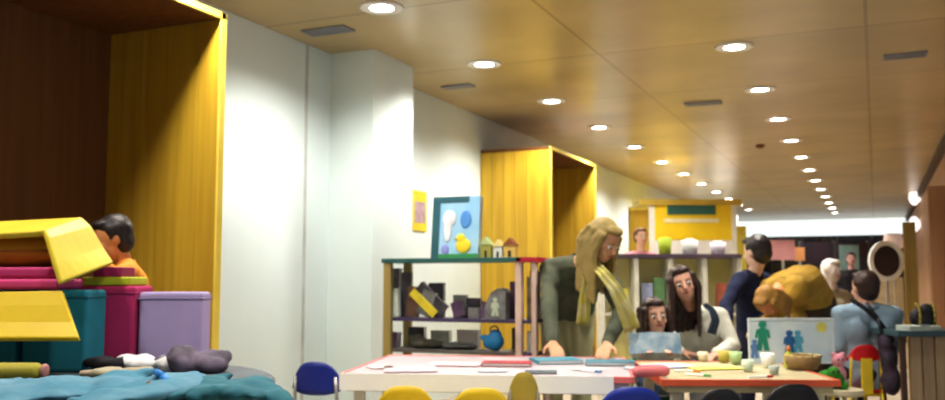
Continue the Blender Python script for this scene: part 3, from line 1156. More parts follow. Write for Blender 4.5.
mesh_obj('stand', bm, STEEL, r)
# dark screen behind (freestanding black partition)
p0 = at(800, 262, 16)
p1 = at(905, 262, 16)
Lp = (p1 - p0).length
r = empty('partition_screen', (p0.x, p0.y, 0), TH, 'dark freestanding partition under the far white header', 'screen')
zp = at(800, 242, 16).z
bm = bmesh.new()
box(bm, 0, 0, 1.15, Lp, .05, zp)
mesh_obj('upper_panel', bm, mat('near black panel', (.02, .02, .03), .4, (.05, .025, .04), 2), r)
bm = bmesh.new()
box(bm, 0, -.01, .05, Lp, .06, 1.15)
mesh_obj('lower_panel', bm, mat('cream panel', (.66, .60, .42), .6), r)
bm = bmesh.new()
for k in range(4):
    x = k * (Lp - .05) / 3
    box(bm, x, -.015, 0, x + .05, .065, zp + .02)
mesh_obj('frame', bm, mat('dark mullion', (.05, .05, .06)), r)
bm = bmesh.new()
box(bm, .70, -.012, 1.25, 1.05, 0, zp - .05)
mesh_obj('teal_poster', bm, mat('grey teal poster', (.18, .30, .30), .6), r)
# two small glowing wall lamps on the brown wall
for k, (px, py) in enumerate(((921, 197), (921, 224))):
    q = hit(px, py, 0, XR)
    r = empty('wall_lamp', q, 0, 'small white wall lamp on the brown wall, %s' % ('upper of the pair' if k == 0 else 'lower of the pair'), 'lamp', 'white wall lamps on the brown wall')
    bm = bmesh.new()
    box(bm, -.02, -.10, -.10, 0, .10, .10)
    mesh_obj('backplate', bm, RING, r)
    bm = bmesh.new()
    ball(bm, (-.12, 0, 0), (.10, .22, .16), seg=16)
    mesh_obj('shade', bm, mat('wall lamp shade', (1, 1, 1), .5, emit=(1, .93, .95, 1.2)), r, smooth=True)
p = at(893, 241, 11.5)
r = empty('floor_lamp', (p.x, p.y, 0), 0, 'slim floor lamp with pale pink shade above the round mirror', 'lamp')
bm = bmesh.new()
lathe(bm, [(.10, -.09), (.13, -.08), (.10, .09), (.05, .10)], (0, 0, p.z), n=20)
mesh_obj('shade', bm, mat('pale pink shade', (.8, .66, .62), .6, emit=(1, .8, .75, .2)), r, smooth=True)
bm = bmesh.new()
cone(bm, (0, 0, .02), (0, 0, p.z - .05), .012, .012)
mesh_obj('pole', bm, STEEL, r)
bm = bmesh.new()
cone(bm, (0, 0, 0), (0, 0, .025), .13, .13, 20)
mesh_obj('base', bm, STEEL, r)

# golden brown post
p = at(911, 280, 7.8)
ztop_ = CEIL
r = empty('timber_post', (p.x, p.y, 0), 0, 'olive brown timber post rising behind the desk at the right', 'post')
bm = bmesh.new()
zz = at(911, 222, 7.8).z
box(bm, -.05, -.05, 0.03, .05, .05, zz)
mesh_obj('shaft', bm, mat('olive brown timber', (.30, .20, .04), .5, (.2, .12, .03), 3, kind='grain'), r, bevel=.004)
bm = bmesh.new()
box(bm, -.09, -.09, 0, .09, .09, .03)
mesh_obj('base', bm, DBROWN, r)
# brown lit panel at far right
p0 = at(928, 200, 8.0)
r = empty('room_divider', (p0.x, p0.y, 0), TH - .4, 'warm brown timber divider at the right edge behind the desk', 'divider')
bm = bmesh.new()
box(bm, 0, 0, .04, .22, .04, at(928, 186, 8.0).z)
mesh_obj('panel', bm, mat('warm brown board', (.50, .29, .16), .55, (.42, .23, .12), 2, kind='grain'), r)
bm = bmesh.new()
box(bm, 0, -.05, 0, .22, .09, .04)
mesh_obj('foot', bm, DBROWN, r)

# desk
dd = 5.52
q0 = at(898, 334, dd)
r = empty('desk', (q0.x, q0.y, 0), TH, 'desk with dark teal top and pale brown slatted front at the right edge', 'desk')
zt_ = at(893, 331, dd).z
bm = bmesh.new()
box(bm, 0, 0, zt_ - .035, .75, .38, zt_)
mesh_obj('desktop', bm, mat('dark teal desktop', (.045, .09, .11), .4), r, bevel=.004)
bm = bmesh.new()
for k in range(8):
    box(bm, .09 + k * .078, .04, .05, .09 + k * .078 + .068, .06, zt_ - .035)
mesh_obj('front_panel', bm, mat('pale brown slats', (.42, .30, .19), .6, (.3, .21, .13), 4, kind='grain'), r)
for x in (.03, .69):
    for y in (.03, .32):
        bm = bmesh.new()
        box(bm, x, y, 0, x + .03, y + .03, zt_ - .035)
        mesh_obj('leg', bm, DBROWN, r)
# things on desk
pp = at(918, 325, dd + .10)
r = empty('paper_stack', (pp.x, pp.y, zt_), TH + .1, 'pale mint stack of papers on the dark teal desk', 'papers')
bm = bmesh.new()
for k in range(5):
    m4 = Matrix.Rotation(random.uniform(-.1, .1), 4, 'Z')
    box(bm, -.10, -.08, k * .006, .10, .08, k * .006 + .005, mtx=m4)
mesh_obj('sheets', bm, mat('pale mint paper', (.6, .68, .60), .7), r)
bm = bmesh.new()
box(bm, -.03, -.085, .030, .03, -.04, .036)
mesh_obj('clip', bm, STEEL, r)
pp = at(923, 318, dd + .26)
r = empty('backpack', (pp.x, pp.y, zt_), TH, 'black backpack with olive straps on the desk before the timber post', 'bag')
r.scale = (.8, .8, .8)
bm = bmesh.new()
ball(bm, (0, 0, .09), (.11, .07, .09), seg=16)
ball(bm, (.03, 0, .13), (.07, .06, .07), seg=16)
ball(bm, (0, -.05, .06), (.07, .04, .05), seg=14)
remeshed('body', bm, mat('black nylon', (.02, .018, .022), .6), r, voxel=.01, disp=.008, dscale=12)
for s in (-1, 1):
    bm = bmesh.new()
    for i in range(7):
        a0 = PI * i / 7
        a1 = PI * (i + 1) / 7
        cap(bm, (s * .06, -.02 - .06 * math.sin(a0), .10 + .10 * math.cos(a0)), (s * .06, -.02 - .06 * math.sin(a1), .10 + .10 * math.cos(a1)), .011, .011, 6)
    mesh_obj('strap', bm, mat('olive strap', (.35, .28, .05), .7), r, smooth=True)
# ================================================================= PEOPLE
def V(*a):
    return Vector(a)


def hand(bm, w, d, n, s=1.0, curl=.5, thumb=1):
    """palm and five separate fingers. d: pointing direction, n: palm normal (fingers curl to it), thumb: side sign"""
    d = d.normalized()
    side = d.cross(n).normalized()
    n = side.cross(d).normalized()
    L = .085 * s
    for k in (-1, -.33, .33, 1):
        cap(bm, w, w + d * L + side * k * .030 * s, .019 * s, .0125 * s, 8)
    for k, (off, ln) in enumerate(((-1, .062), (-.36, .076), (.32, .082), (.98, .072))):
        if thumb < 0:
            pass
        o = -off * thumb
        p = w + d * L + side * off * thumb * .031 * s
        dirs = d
        for q in range(3):
            a = curl * (q + .6) * .55
            dirs = (d * math.cos(a) + n * math.sin(a) + side * off * thumb * .10).normalized()
            p2 = p + dirs * ln * s * (.42, .33, .27)[q]
            cap(bm, p, p2, .0095 * s - q * .0008, .0088 * s - q * .0008, 8)
            p = p2
    t0 = w + d * .022 * s + side * thumb * .024 * s
    t1 = t0 + (d * .6 + side * thumb * .75 + n * .25).normalized() * .042 * s
    t2 = t1 + (d * .85 + side * thumb * .3 + n * .45).normalized() * .032 * s
    cap(bm, t0, t1, .014 * s, .011 * s, 8)
    cap(bm, t1, t2, .011 * s, .009 * s, 8)


def person(label, group, head, face, N, P, across, arms, legs, s=1.0, hs=1.0, skin=None, hair=None, style='short', top=None, low=None, topname='shirt',
           lowname='trousers', shoes=None, sleeve='long', up=None, mid=None, voxel=.011, curlv=.6, facecut=True, foot=None, eyes=True):
    skin = skin or SKINP
    shoes = shoes or mat('dark shoes', (.05, .04, .04), .5)
    ax = across.normalized()                     # towards the person's left hand
    face = face.normalized()
    tv = (N - P).normalized()
    up = (up or ((head - N).normalized() + UP * .6)).normalized()
    rt = face.cross(up).normalized()             # person's right... used for the head frame
    up = rt.cross(face).normalized()
    hm = Matrix((rt, face, up)).transposed()     # columns: x right, y face, z up
    floor_z = min(l[2].z for l in legs) if legs else 0
    root = empty('person', (P.x, P.y, max(0, floor_z - .07)), 0, label, 'person', group)
    mid = mid or (P + N) / 2
    shs = [N + ax * (.165 * s) * q - tv * .055 * s for q in (1, -1)]
    hips = [P + ax * .085 * s * q for q in (1, -1)]

    def torso(bm, e, low_ext=0.0):
        for q in (1, -1):
            c0 = P + ax * .065 * s * q - tv * low_ext
            c1 = mid + ax * .055 * s * q
            c2 = N + ax * .085 * s * q - tv * .13 * s
            cap(bm, c0, c1, .105 * s + e, .095 * s + e, 14)
            cap(bm, c1, c2, .095 * s + e, .100 * s + e, 14)
            cap(bm, N + ax * .03 * s * q - tv * .04 * s, shs[0 if q > 0 else 1], .06 * s + e, .052 * s + e, 12)
            cap(bm, c2, shs[0 if q > 0 else 1], .085 * s + e, .05 * s + e, 12)

    def armc(bm, i, e, t=1.0):
        el, wr = arms[i][0], arms[i][1]
        cap(bm, shs[i], el, .050 * s + e, .040 * s + e, 12)
        if t > 0:
            cap(bm, el, el.lerp(wr, t), .040 * s + e, .030 * s + e * .8, 12)
    # ---- body: one continuous surface
    bm = bmesh.new()
    torso(bm, 0)
    cap(bm, N - tv * .03 * s, head - up * .05 * hs - face * .02 * hs, .055 * s, .048 * hs, 12)
    ball(bm, head + up * .02 * hs - face * .010 * hs, (.074 * hs, .092 * hs, .092 * hs), hm, 20)
    ball(bm, head - up * .045 * hs + face * .022 * hs, (.056 * hs, .062 * hs, .068 * hs), hm, 18)
    ball(bm, head - up * .088 * hs + face * .052 * hs, (.026 * hs, .022 * hs, .02 * hs), hm, 12)
    cap(bm, head + up * .012 * hs + face * .080 * hs, head - up * .022 * hs + face * .098 * hs, .010 * hs, .015 * hs, 8)
    for q in (1, -1):
        ball(bm, head - up * .002 * hs + rt * q * .074 * hs - face * .008 * hs, (.011 * hs, .018 * hs, .030 * hs), hm, 10)
        ball(bm, head - up * .028 * hs + rt * q * .034 * hs + face * .062 * hs, (.024 * hs, .018 * hs, .022 * hs), hm, 10)
    for i in (0, 1):
        armc(bm, i, 0)
        wr, hd, pn = arms[i][1], arms[i][2], arms[i][3]
        hand(bm, wr, hd, pn, s, curlv, 1 if i == 0 else -1)
    for i in (0, 1):
        hp, kn, an = legs[i][0] or hips[i], legs[i][1], legs[i][2]
        cap(bm, hips[i], kn, .082 * s, .055 * s, 12)
        cap(bm, kn, an, .053 * s, .038 * s, 12)
    remeshed('body', bm, skin, root, voxel=.008 if voxel < .012 else voxel, smooth=2)
    # ---- clothes
    bm = bmesh.new()
    torso(bm, .014, .02)
    for i in (0, 1):
        armc(bm, i, .012, {'long': .93, 'short': 0}[sleeve])
    tob = remeshed(topname, bm, top, root, voxel=voxel, smooth=3, disp=.008, dscale=11, seed=int(P.x * 13) % 9)
    bm = bmesh.new()
    for i in (0, 1):
        kn, an = legs[i][1], legs[i][2]
        cap(bm, hips[i] + tv * .03, kn, .098 * s, .069 * s, 14)
        cap(bm, kn, kn.lerp(an, .95), .069 * s, .056 * s, 14)
    cap(bm, hips[0], hips[1], .11 * s, .11 * s, 14)
    remeshed(lowname, bm, low, root, voxel=max(voxel, .010), smooth=3, disp=.006, dscale=10, seed=2)
    ff = (foot or Vector((face.x, face.y, 0))).normalized()
    for i in (0, 1):
        an = legs[i][2]
        bm = bmesh.new()
        cap(bm, V(an.x, an.y, an.z - .03 * s) - ff * .03 * s, V(an.x, an.y, an.z - .04 * s) + ff * .13 * s, .045 * s, .034 * s, 12)
        remeshed('shoe', bm, shoes, root, voxel=.009, smooth=2)
    # ---- hair
    bm = bmesh.new()
    ball(bm, head + up * .034 * hs - face * .030 * hs, (.085 * hs, .094 * hs, .090 * hs), hm, 20)
    ball(bm, head - up * .01 * hs - face * .045 * hs, (.078 * hs, .070 * hs, .085 * hs), hm, 18)
    ball(bm, head + up * .088 * hs + face * .038 * hs, (.058 * hs, .042 * hs, .026 * hs), hm, 14)
    if style == 'bob' or style == 'long':
        dn = -UP if style == 'long' else -up
        ln = .30 if style == 'long' else .13
        rnd = random.Random(5)
        for q in (1, -1):
            for k in range(6):
                a0 = head + rt * q * (.070 + .006 * k % .012) * hs + face * (.035 - .022 * k) * hs + up * .045 * hs
                a1 = head + rt * q * .084 * hs + face * (.035 - .025 * k) * hs - up * .05 * hs
                a2 = a1 + dn * (ln - .02 * rnd.random()) * hs + rt * q * (.004 * k) * hs - face * .01
                cap(bm, a0, a1, .020 * hs, .023 * hs, 8)
                cap(bm, a1, a2, .023 * hs, .011 * hs, 8)
        for k in range(5):
            a1 = head - face * .095 * hs + rt * (k - 2) * .032 * hs - up * .02 * hs
            cap(bm, a1, a1 + dn * ln * .95 * hs, .032 * hs, .016 * hs, 8)
    remeshed('hair', bm, hair or DKBRH, root, voxel=.008, smooth=2, disp=.006, dscale=22)
    if style == 'cap':
        pass
    if eyes:
        for q in (1, -1):
            bm = bmesh.new()
            ball(bm, head + up * .004 * hs + rt * q * .031 * hs + face * .077 * hs, (.015 * hs, .011 * hs, .009 * hs), hm, 12)
            ey = mesh_obj('eye', bm, EYEW, root, smooth=True)
            bm = bmesh.new()
            ball(bm, head + up * .003 * hs + rt * q * .031 * hs + face * .0865 * hs, (.007 * hs, .004 * hs, .007 * hs), hm, 10)
            mesh_obj('iris', bm, EYED, ey, smooth=True)
            bm = bmesh.new()
            cap(bm, head + up * .026 * hs + rt * q * .018 * hs + face * .087 * hs, head + up * .025 * hs + rt * q * .046 * hs + face * .074 * hs, .0045 * hs, .003 * hs, 6)
            mesh_obj('eyebrow', bm, hair or DKBRH, root, smooth=True)
        bm = bmesh.new()
        ball(bm, head - up * .052 * hs + face * .083 * hs, (.024 * hs, .008 * hs, .0075 * hs), hm, 12)
        mesh_obj('mouth', bm, LIP, root, smooth=True)
    # neckline
    bm = bmesh.new()
    m3 = Matrix((ax, tv.cross(ax), tv)).transposed()
    n = 20
    for i in range(n):
        a0, a1 = 2 * PI * i / n, 2 * PI * (i + 1) / n
        c = N + tv * .012 * s
        cap(bm, c + m3 @ V(.064 * s * math.cos(a0), .060 * s * math.sin(a0), 0), c + m3 @ V(.064 * s * math.cos(a1), .060 * s * math.sin(a1), 0), .011 * s, .011 * s, 6)
    mesh_obj('collar', bm, top, root, smooth=True)
    fix_parent(root)
    return root


def fix_parent(root):
    """children built in world space keep their place under a moved root"""
    inv_ = Matrix.Translation(root.location).inverted()
    for c in root.children:
        c.matrix_parent_inverse = inv_


def tube_path(bm, pts, r0, r1=None, n=8, flat=None):
    r1 = r1 or r0
    for i in range(len(pts) - 1):
        t0 = i / (len(pts) - 1)
        t1 = (i + 1) / (len(pts) - 1)
        cap(bm, pts[i], pts[i + 1], r0 + (r1 - r0) * t0, r0 + (r1 - r0) * t1, n)


def ribbon(bm, pts, w0, w1, th=.014):
    """softly folded cloth strip along points, facing the camera side"""
    n = 5 * (len(pts) - 1)
    m = 8
    rows = []
    for i in range(n + 1):
        t = i / n * (len(pts) - 1)
        k = min(int(t), len(pts) - 2)
        p = pts[k].lerp(pts[k + 1], t - k)
        tg = (pts[k + 1] - pts[k]).normalized()
        sd = tg.cross(CAMD).normalized()
        nn = sd.cross(tg).normalized()
        w_ = w0 + (w1 - w0) * i / n
        row = []
        for j in range(m + 1):
            u = j / m - .5
            off = math.sin(u * 14 + i * .3) * .008
            a_ = bm.verts.new(p + sd * w_ * u + nn * off)
            b_ = bm.verts.new(p + sd * w_ * u + nn * (off - th))
            row.append((a_, b_))
        rows.append(row)
    for i in range(n):
        for j in range(m):
            p, q = rows[i], rows[i + 1]
            bm.faces.new((p[j][0], p[j + 1][0], q[j + 1][0], q[j][0]))
            bm.faces.new((p[j][1], q[j][1], q[j + 1][1], p[j + 1][1]))
        for j in (0, m):
            bm.faces.new((rows[i][j][0], rows[i + 1][j][0], rows[i + 1][j][1], rows[i][j][1]))
    for i in (0, n):
        for j in range(m):
            bm.faces.new((rows[i][j][0], rows[i][j + 1][0], rows[i][j + 1][1], rows[i][j][1]))


CAMD = -Fh       # towards the camera
# 1 blonde woman leaning over the white table
P = at(566, 311, 6.0)
N = at(579, 262, 5.62)
w = person('blonde woman in grey green cardigan leaning over the white table', None,
           at(604, 241, 5.42), CAMD * .60 + Rv * .50 - UP * .50, N, P, Rv * .93 - Fh * .25 + UP * .05,
           [(at(622, 312, 5.42), at(607, 345, 5.22), (CAMD * .8 - UP * .25 - Rv * .3), -UP),
            (at(549, 308, 5.42), at(553, 343, 5.24), (CAMD * .75 - UP * .3 + Rv * .1), -UP)],
           [(None, P + Rv * .09 - UP * .42 - Fh * .03, V((P + Rv * .10).x, (P + Rv * .1).y, .075)), (None, P - Rv * .09 - UP * .42 - Fh * .05, V((P - Rv * .10).x, (P - Rv * .1).y, .075))],
           s=1.05, hs=1.08, skin=mat('tan skin', (.60, .34, .20), .55), hair=BLONDE, style='long', top=mat('grey green knit', (.115, .13, .085), .9, (.07, .08, .055), 9, bump=.2),
           low=mat('cream trousers', (.45, .44, .26), .85), topname='cardigan', up=(UP * .75 + CAMD * .35 + Rv * .35), foot=CAMD)
bm = bmesh.new()
ribbon(bm, [N + Rv * .04 + CAMD * .13 + UP * .03, at(603, 273, 5.27), at(615, 288, 5.22), at(624, 306, 5.22), at(633, 330, 5.25)], .05, .10)
ribbon(bm, [N - Rv * .02 + CAMD * .15 + UP * .01, at(588, 280, 5.36), at(585, 300, 5.36), at(583, 325, 5.38)], .05, .08)
sc_ = mesh_obj('scarf', bm, mat('olive yellow scarf', (.42, .37, .06), .9, (.5, .47, .25), 14), w, smooth=True)
sc_.matrix_parent_inverse = Matrix.Translation(w.location).inverted()


def seat_for(P, fwd, s, name, col, label, seat_h, group="children's chairs round the craft tables"):
    r = chair_mesh(name, col)
    f = Vector((fwd.x, fwd.y, 0)).normalized()
    r.rotation_euler = (0, 0, math.atan2(-f.x, f.y))
    r.location = (P.x, P.y, 0)
    r.scale = (s, s, seat_h / .385)
    return tag(r, label, 'chair', group)


def seated_legs(P, fwd, across, s, knee_z, foot_z=.075):
    f = Vector((fwd.x, fwd.y, 0)).normalized()
    a = Vector((across.x, across.y, 0)).normalized()
    out = []
    for q in (1, -1):
        k = P + f * .40 * s + a * .11 * s * q
        k.z = knee_z
        an = k + f * .03 * s
        an.z = foot_z
        out.append((None, k, an))
    return out


# 2 child reading
P = at(655, 381, 5.72)
P.z = .47
N = at(655, 334, 5.56)
person('small dark haired child reading a blue grey book in front of the dark haired woman', None,
       at(655, 316, 5.50), CAMD + Rv * .1 - UP * .05, N, P, Rv,
       [(at(675, 352, 5.52), at(671, 353, 5.30), (CAMD * .6 + UP * .2 - Rv * .3), -UP + -Rv * .5),
        (at(635, 352, 5.52), at(641, 353, 5.30), (CAMD * .6 + UP * .2 + Rv * .3), -UP + Rv * .5)],
       seated_legs(P, CAMD, Rv, .66, .47), s=.68, hs=.95, skin=mat('peach skin', (.78, .47, .34), .55), hair=DKBRH, style='bob', top=mat('pale sage top', (.62, .66, .60), .85),
       low=mat('denim', (.06, .09, .18), .9), topname='sweater', foot=CAMD)
seat_for(P, CAMD, .85, 'green', (.05, .2, .1), 'green plastic chair under the reading child', .39)
# open book in the child's hands
c = at(657, 348, 5.22)
r = empty('open_book', (c.x, c.y, TZ + .03), TH, 'open blue grey picture book held up by the small child', 'book')
r.rotation_euler = (-.35, 0, TH + .05)
for q in (1, -1):
    bm = bmesh.new()
    box(bm, 0, -.002, 0, .155, .002, .125, mtx=Matrix.Rotation(q * .16 if q > 0 else PI - .16, 4, 'Z'))
    mesh_obj('cover', bm, mat('blue grey cover', (.16, .27, .36), .6, (.40, .48, .52), 14), r)
    bm = bmesh.new()
    box(bm, 0, .003 if q > 0 else -.009, .003, .150, .009 if q > 0 else -.003, .121, mtx=Matrix.Rotation(q * .16 if q > 0 else PI - .16, 4, 'Z'))
    mesh_obj('pages', bm, PAPER, r)

# 3 dark haired woman
P = at(700, 378, 6.05)
P.z = .50
N = at(694, 310, 5.90)
w3 = person('dark haired woman in a cream top sitting behind the reading child', None,
            at(683, 284, 5.78), CAMD + Rv * -.12 - UP * .04, N, P, Rv * .98 - Fh * .1,
            [(at(733, 345, 5.80), at(716, 355, 5.50), (CAMD * .7 - Rv * .6 - UP * .05), -UP),
             (at(663, 342, 5.85), at(682, 353, 5.72), (Rv * .7 - Fh * .4 - UP * .05), -UP)],
            seated_legs(P, CAMD, Rv, .9, .5), s=.98, hs=1.0, skin=mat('warm skin', (.74, .42, .30), .55), hair=DKBRH, style='long', top=mat('cream top', (.78, .77, .66), .85, (.70, .70, .60), 9),
            low=mat('grey trousers', (.2, .2, .2), .9), topname='blouse', foot=CAMD)
bm = bmesh.new()
ribbon(bm, [at(704, 304, 5.76), at(712, 310, 5.68), at(716, 320, 5.66), at(712, 334, 5.66)], .03, .055)
sc_ = mesh_obj('scarf', bm, mat('dark slate scarf', (.04, .06, .09), .8), w3, smooth=True)
sc_.matrix_parent_inverse = Matrix.Translation(w3.location).inverted()
seat_for(P, CAMD, 1.1, 'grey', (.2, .2, .22), 'grey plastic chair under the dark haired woman', .41)

# 4 person in navy, turned away
P = at(757, 330, 6.55)
N = at(752, 274, 6.38)
person('person with short dark hair in navy sweater standing beyond the picture board', None,
       at(756, 252, 6.34), -Rv * .55 + Fh * .75 - UP * .15, N, P, -Rv * .75 - Fh * .65,
       [(at(726, 305, 6.15), at(727, 332, 5.98), (-UP * .6 + CAMD * .6), CAMD),
        (at(774, 306, 6.5), at(760, 325, 6.2), (-Rv * .6 - UP * .4 + CAMD * .4), -UP)],
       [(None, P - Rv * .09 - UP * .35 + CAMD * .02, V((P - Rv * .09).x, (P - Rv * .09).y, .07)), (None, P + Rv * .09 - UP * .35, V((P + Rv * .09).x, (P + Rv * .09).y, .07))],
       s=.95, hs=1.0, hair=BLACKH, style='short', top=mat('navy knit', (.005, .009, .04), .85, (.008, .013, .05), 9), low=mat('dark trousers', (.02, .02, .05), .9), topname='sweater',
       sleeve='long', foot=-Rv, eyes=False)

# 5 person in mustard coat, bent over
P = at(812, 312, 6.45)
P.z = .94
N = at(781, 285, 6.02)
person('person in mustard brown coat bending low behind the picture board', None,
       at(768, 302, 5.84), -Rv * .35 + CAMD * .3 - UP * .85, N, P, -Rv * .25 + CAMD * .0 - Fh * .0 + Fh * -.95 * -1,
       [(at(800, 318, 6.1), at(785, 345, 5.85), (-UP * .6 + CAMD * .4), CAMD), (at(765, 325, 5.95), at(762, 345, 5.7), (-UP * .6 + CAMD * .4), CAMD)],
       [(None, P + Fh * .09 - UP * .42, V((P + Fh * .1).x, (P + Fh * .1).y, .075)), (None, P - Fh * .09 - UP * .42, V((P - Fh * .1).x, (P - Fh * .1).y, .075))],
       s=1.03, hs=.86, skin=mat('flushed skin', (.72, .32, .14), .6), hair=mat('auburn hair', (.44, .24, .05), .6, (.28, .14, .03), 30, kind='stripe'), style='bob',
       top=mat('mustard wool', (.46, .29, .04), .9, (.33, .20, .03), 7, bump=.2), low=mat('brown trousers', (.1, .07, .05), .9), topname='coat',
       mid=at(803, 281, 6.25), up=(-Rv * .6 + CAMD * .5 + UP * .25), foot=-Rv, eyes=False)

# 6 man in light blue seated, back to the camera
P = at(866, 378, 6.05)
P.z = .50
N = at(867, 307, 6.0)
w6 = person('seated man in light blue shirt with his back turned, on the red chair', None,
            at(864, 288, 6.04), Fh - Rv * .2 - UP * .05, N, P, -Rv,
            [(at(838, 345, 6.0), at(846, 352, 6.3), Fh - UP * .2, -UP), (at(895, 345, 6.0), at(888, 352, 6.3), Fh - UP * .2, -UP)],
            seated_legs(P, Fh, -Rv, .9, .5), s=1.05, hs=.98, skin=SKIN, hair=DKBRH, style='short', top=mat('light blue cotton', (.30, .43, .55), .85, (.38, .52, .64), 6),
            low=mat('charcoal trousers', (.04, .035, .045), .9), topname='shirt', foot=Fh, eyes=False)
bm = bmesh.new()
tube_path(bm, [at(852, 300, 5.86), at(866, 309, 5.82), at(880, 323, 5.83), at(893, 340, 5.9)], .017, .017, 8)
sc_ = remeshed('bag_strap', bm, mat('black strap', (.02, .02, .03), .6), w6, voxel=.008)
sc_.matrix_parent_inverse = Matrix.Translation(w6.location).inverted()
# dark jacket hanging beside him on a coat stand? the photo shows dark bags at both sides
c = at(888, 345, 5.72)
r = empty('shoulder_bag', (c.x, c.y, 0), TH, 'dark plum shoulder bag hanging at the right side of the seated man', 'bag')
bm = bmesh.new()
for k, (x, z, rx, rz_) in enumerate(((.0, .60, .055, .12), (.01, .47, .06, .10), (-.01, .70, .04, .08))):
    ball(bm, (x, 0, z), (rx, .06, rz_), seg=14)
remeshed('body', bm, mat('dark plum canvas', (.03, .022, .04), .8, (.09, .06, .09), 8), r, voxel=.009, disp=.01, dscale=12)
bm = bmesh.new()
tube_path(bm, [V(-.03, 0, .74), V(-.05, .02, .86), V(-.10, .05, .95)], .010, .010, 6)
mesh_obj('strap', bm, mat('black strap', (.02, .02, .03)), r, smooth=True)

# 7-9 small people in the far background
def far_person(px, py, d, s, face, top, hair, label, style='short', seated=False, low=None, skin=None, group=None):
    h = at(px, py, d)
    N = h - UP * .20 * s - face * .02
    P = N - UP * .50 * s
    across = UP.cross(face).normalized()
    if seated:
        legs = seated_legs(P, face, across, s, P.z + .02)
    else:
        legs = [(None, P + across * .1 * q - UP * P.z * .48, V((P + across * .11 * q).x, (P + across * .11 * q).y, .07)) for q in (1, -1)]
    arms = []
    for q in (1, -1):
        el = N + across * .22 * q * s - UP * .30 * s
        arms.append((el, el + face * .2 * s - UP * .06 * s - across * .06 * q, face - UP * .2, -UP))
    return person(label, group, h, face, N, P, across, arms, legs, s=s, hs=s, skin=skin or SKINP, hair=hair, style=style, top=top,
                  low=low or mat('dark trousers', (.02, .02, .05), .9), voxel=.014, foot=face)


far_person(641, 237, 11.2, .98, (CAMD + Rv * .2), mat('pink jersey', (.72, .34, .42), .85), mat('brown hair', (.16, .08, .04), .6), 'standing person in pink top far behind the long low shelf')
pw = far_person(832, 271, 9.6, 1.08, (CAMD + Rv * .3), mat('beige coat', (.40, .36, .26), .9), mat('white knitted hat', (.90, .88, .86), .9), 'person with white knitted hat seated beyond the man in light blue', seated=True,
           low=mat('olive trousers', (.16, .14, .09), .9), skin=mat('greyed skin', (.60, .50, .45), .6))
bm = bmesh.new()
sx = pw.location
lathe(bm, [(0, .38), (.19, .38), (.20, .41), (.19, .44), (0, .44)], n=24)
rs = empty('round_stool', (sx.x, sx.y, 0), 0, 'round grey stool under the person with white hat', 'stool')
mesh_obj('seat', bm, mat('grey seat', (.3, .3, .3), .6), rs)
for k in range(4):
    a_ = k * PI / 2 + .5
    bm = bmesh.new()
    cone(bm, (.12 * math.cos(a_), .12 * math.sin(a_), .385), (.19 * math.cos(a_), .19 * math.sin(a_), 0), .012, .012)
    mesh_obj('leg', bm, STEEL, rs)
far_person(851, 259, 13.0, .85, (CAMD - Rv * .3), mat('black top', (.02, .018, .025), .9), BLACKH, 'distant person in black standing before the dark partition', skin=mat('rosy skin', (.55, .32, .32), .6))

# 10 child in the near nook
h = at(111, 239, 3.86)
N = at(126, 264, 3.90)
P = N - UP * .28 + Rv * .05
P.z = max(P.z, .84)
person('black haired child in orange top leaning over the coloured pile inside the near nook', None,
       h, -Rv * .72 + CAMD * .55 - UP * .30, N, P, (CAMD * .85 + Rv * .4),
       [(at(116, 275, 3.66), at(98, 263, 3.60), (-Rv * .8 - UP * .2), -UP), (at(140, 280, 3.98), at(125, 285, 3.80), (-Rv * .8 - UP * .2), -UP)],
       [(None, P + CAMD * .05 - UP * .22, V((P + CAMD * .06).x, (P + CAMD * .06).y, .395)), (None, P - CAMD * .06 - UP * .22, V((P - CAMD * .06).x, (P - CAMD * .06).y, .395))],
       s=.60, hs=.84, skin=mat('glowing skin', (.80, .36, .14), .55), hair=BLACKH, style='short', top=mat('orange jersey', (.80, .30, .04), .85), low=mat('denim', (.06, .09, .18)),
       topname='jersey', foot=-Rv)

# ================================================================= PILE OF COLOURED BLOCKS on a round table, left foreground
CT = 0.80
cc = at(8, 402, 2.62)
r = empty('round_table', (cc.x, cc.y, 0), 0, 'round slate table under the pile of coloured blocks and jackets', 'table')
bm = bmesh.new()
lathe(bm, [(0, CT - .03), (.75, CT - .03), (.76, CT - .02), (.76, CT - .008), (.75, CT), (0, CT)], n=64)
mesh_obj('tabletop', bm, mat('slate tabletop', (.10, .12, .14), .6), r)
bm = bmesh.new()
cone(bm, (0, 0, .05), (0, 0, CT - .03), .05, .05, 20)
mesh_obj('column', bm, STEEL, r, smooth=True)
bm = bmesh.new()
lathe(bm, [(0, 0), (.36, 0), (.35, .02), (.06, .05), (0, .05)], n=36)
mesh_obj('base', bm, STEEL, r)

FELT = dict(rough=.85)


def vbox(name, px0, px1, ptop, d, thick, m, label, cat, pbot=None, zb=None, lid=None, group=None, rz=0.0, seam=None, round_=.012, rest=None):
    """block whose front spans px0..px1 at depth d; stands on zb"""
    pm = at((px0 + px1) / 2, 280, d)
    w = (px1 - px0) / 900 * d
    zt = at((px0 + px1) / 2, ptop, d).z
    if zb is None:
        zb = at((px0 + px1) / 2, pbot, d).z if pbot else CT
    r = empty(name, (pm.x, pm.y, zb), TH + rz, label, cat, group)
    h = zt - zb
    bm = bmesh.new()
    box(bm, -w / 2, 0, 0, w / 2, thick, h)
    mesh_obj('body', bm, m, r, bevel=min(round_, h * .3), bev_seg=3, smooth=False)
    if lid:
        bm = bmesh.new()
        box(bm, -w / 2 - .003, -.003, h * .90, w / 2 + .003, thick + .003, h * .90 + .006)
        mesh_obj('piping', bm, lid, r, bevel=.002)
    return r


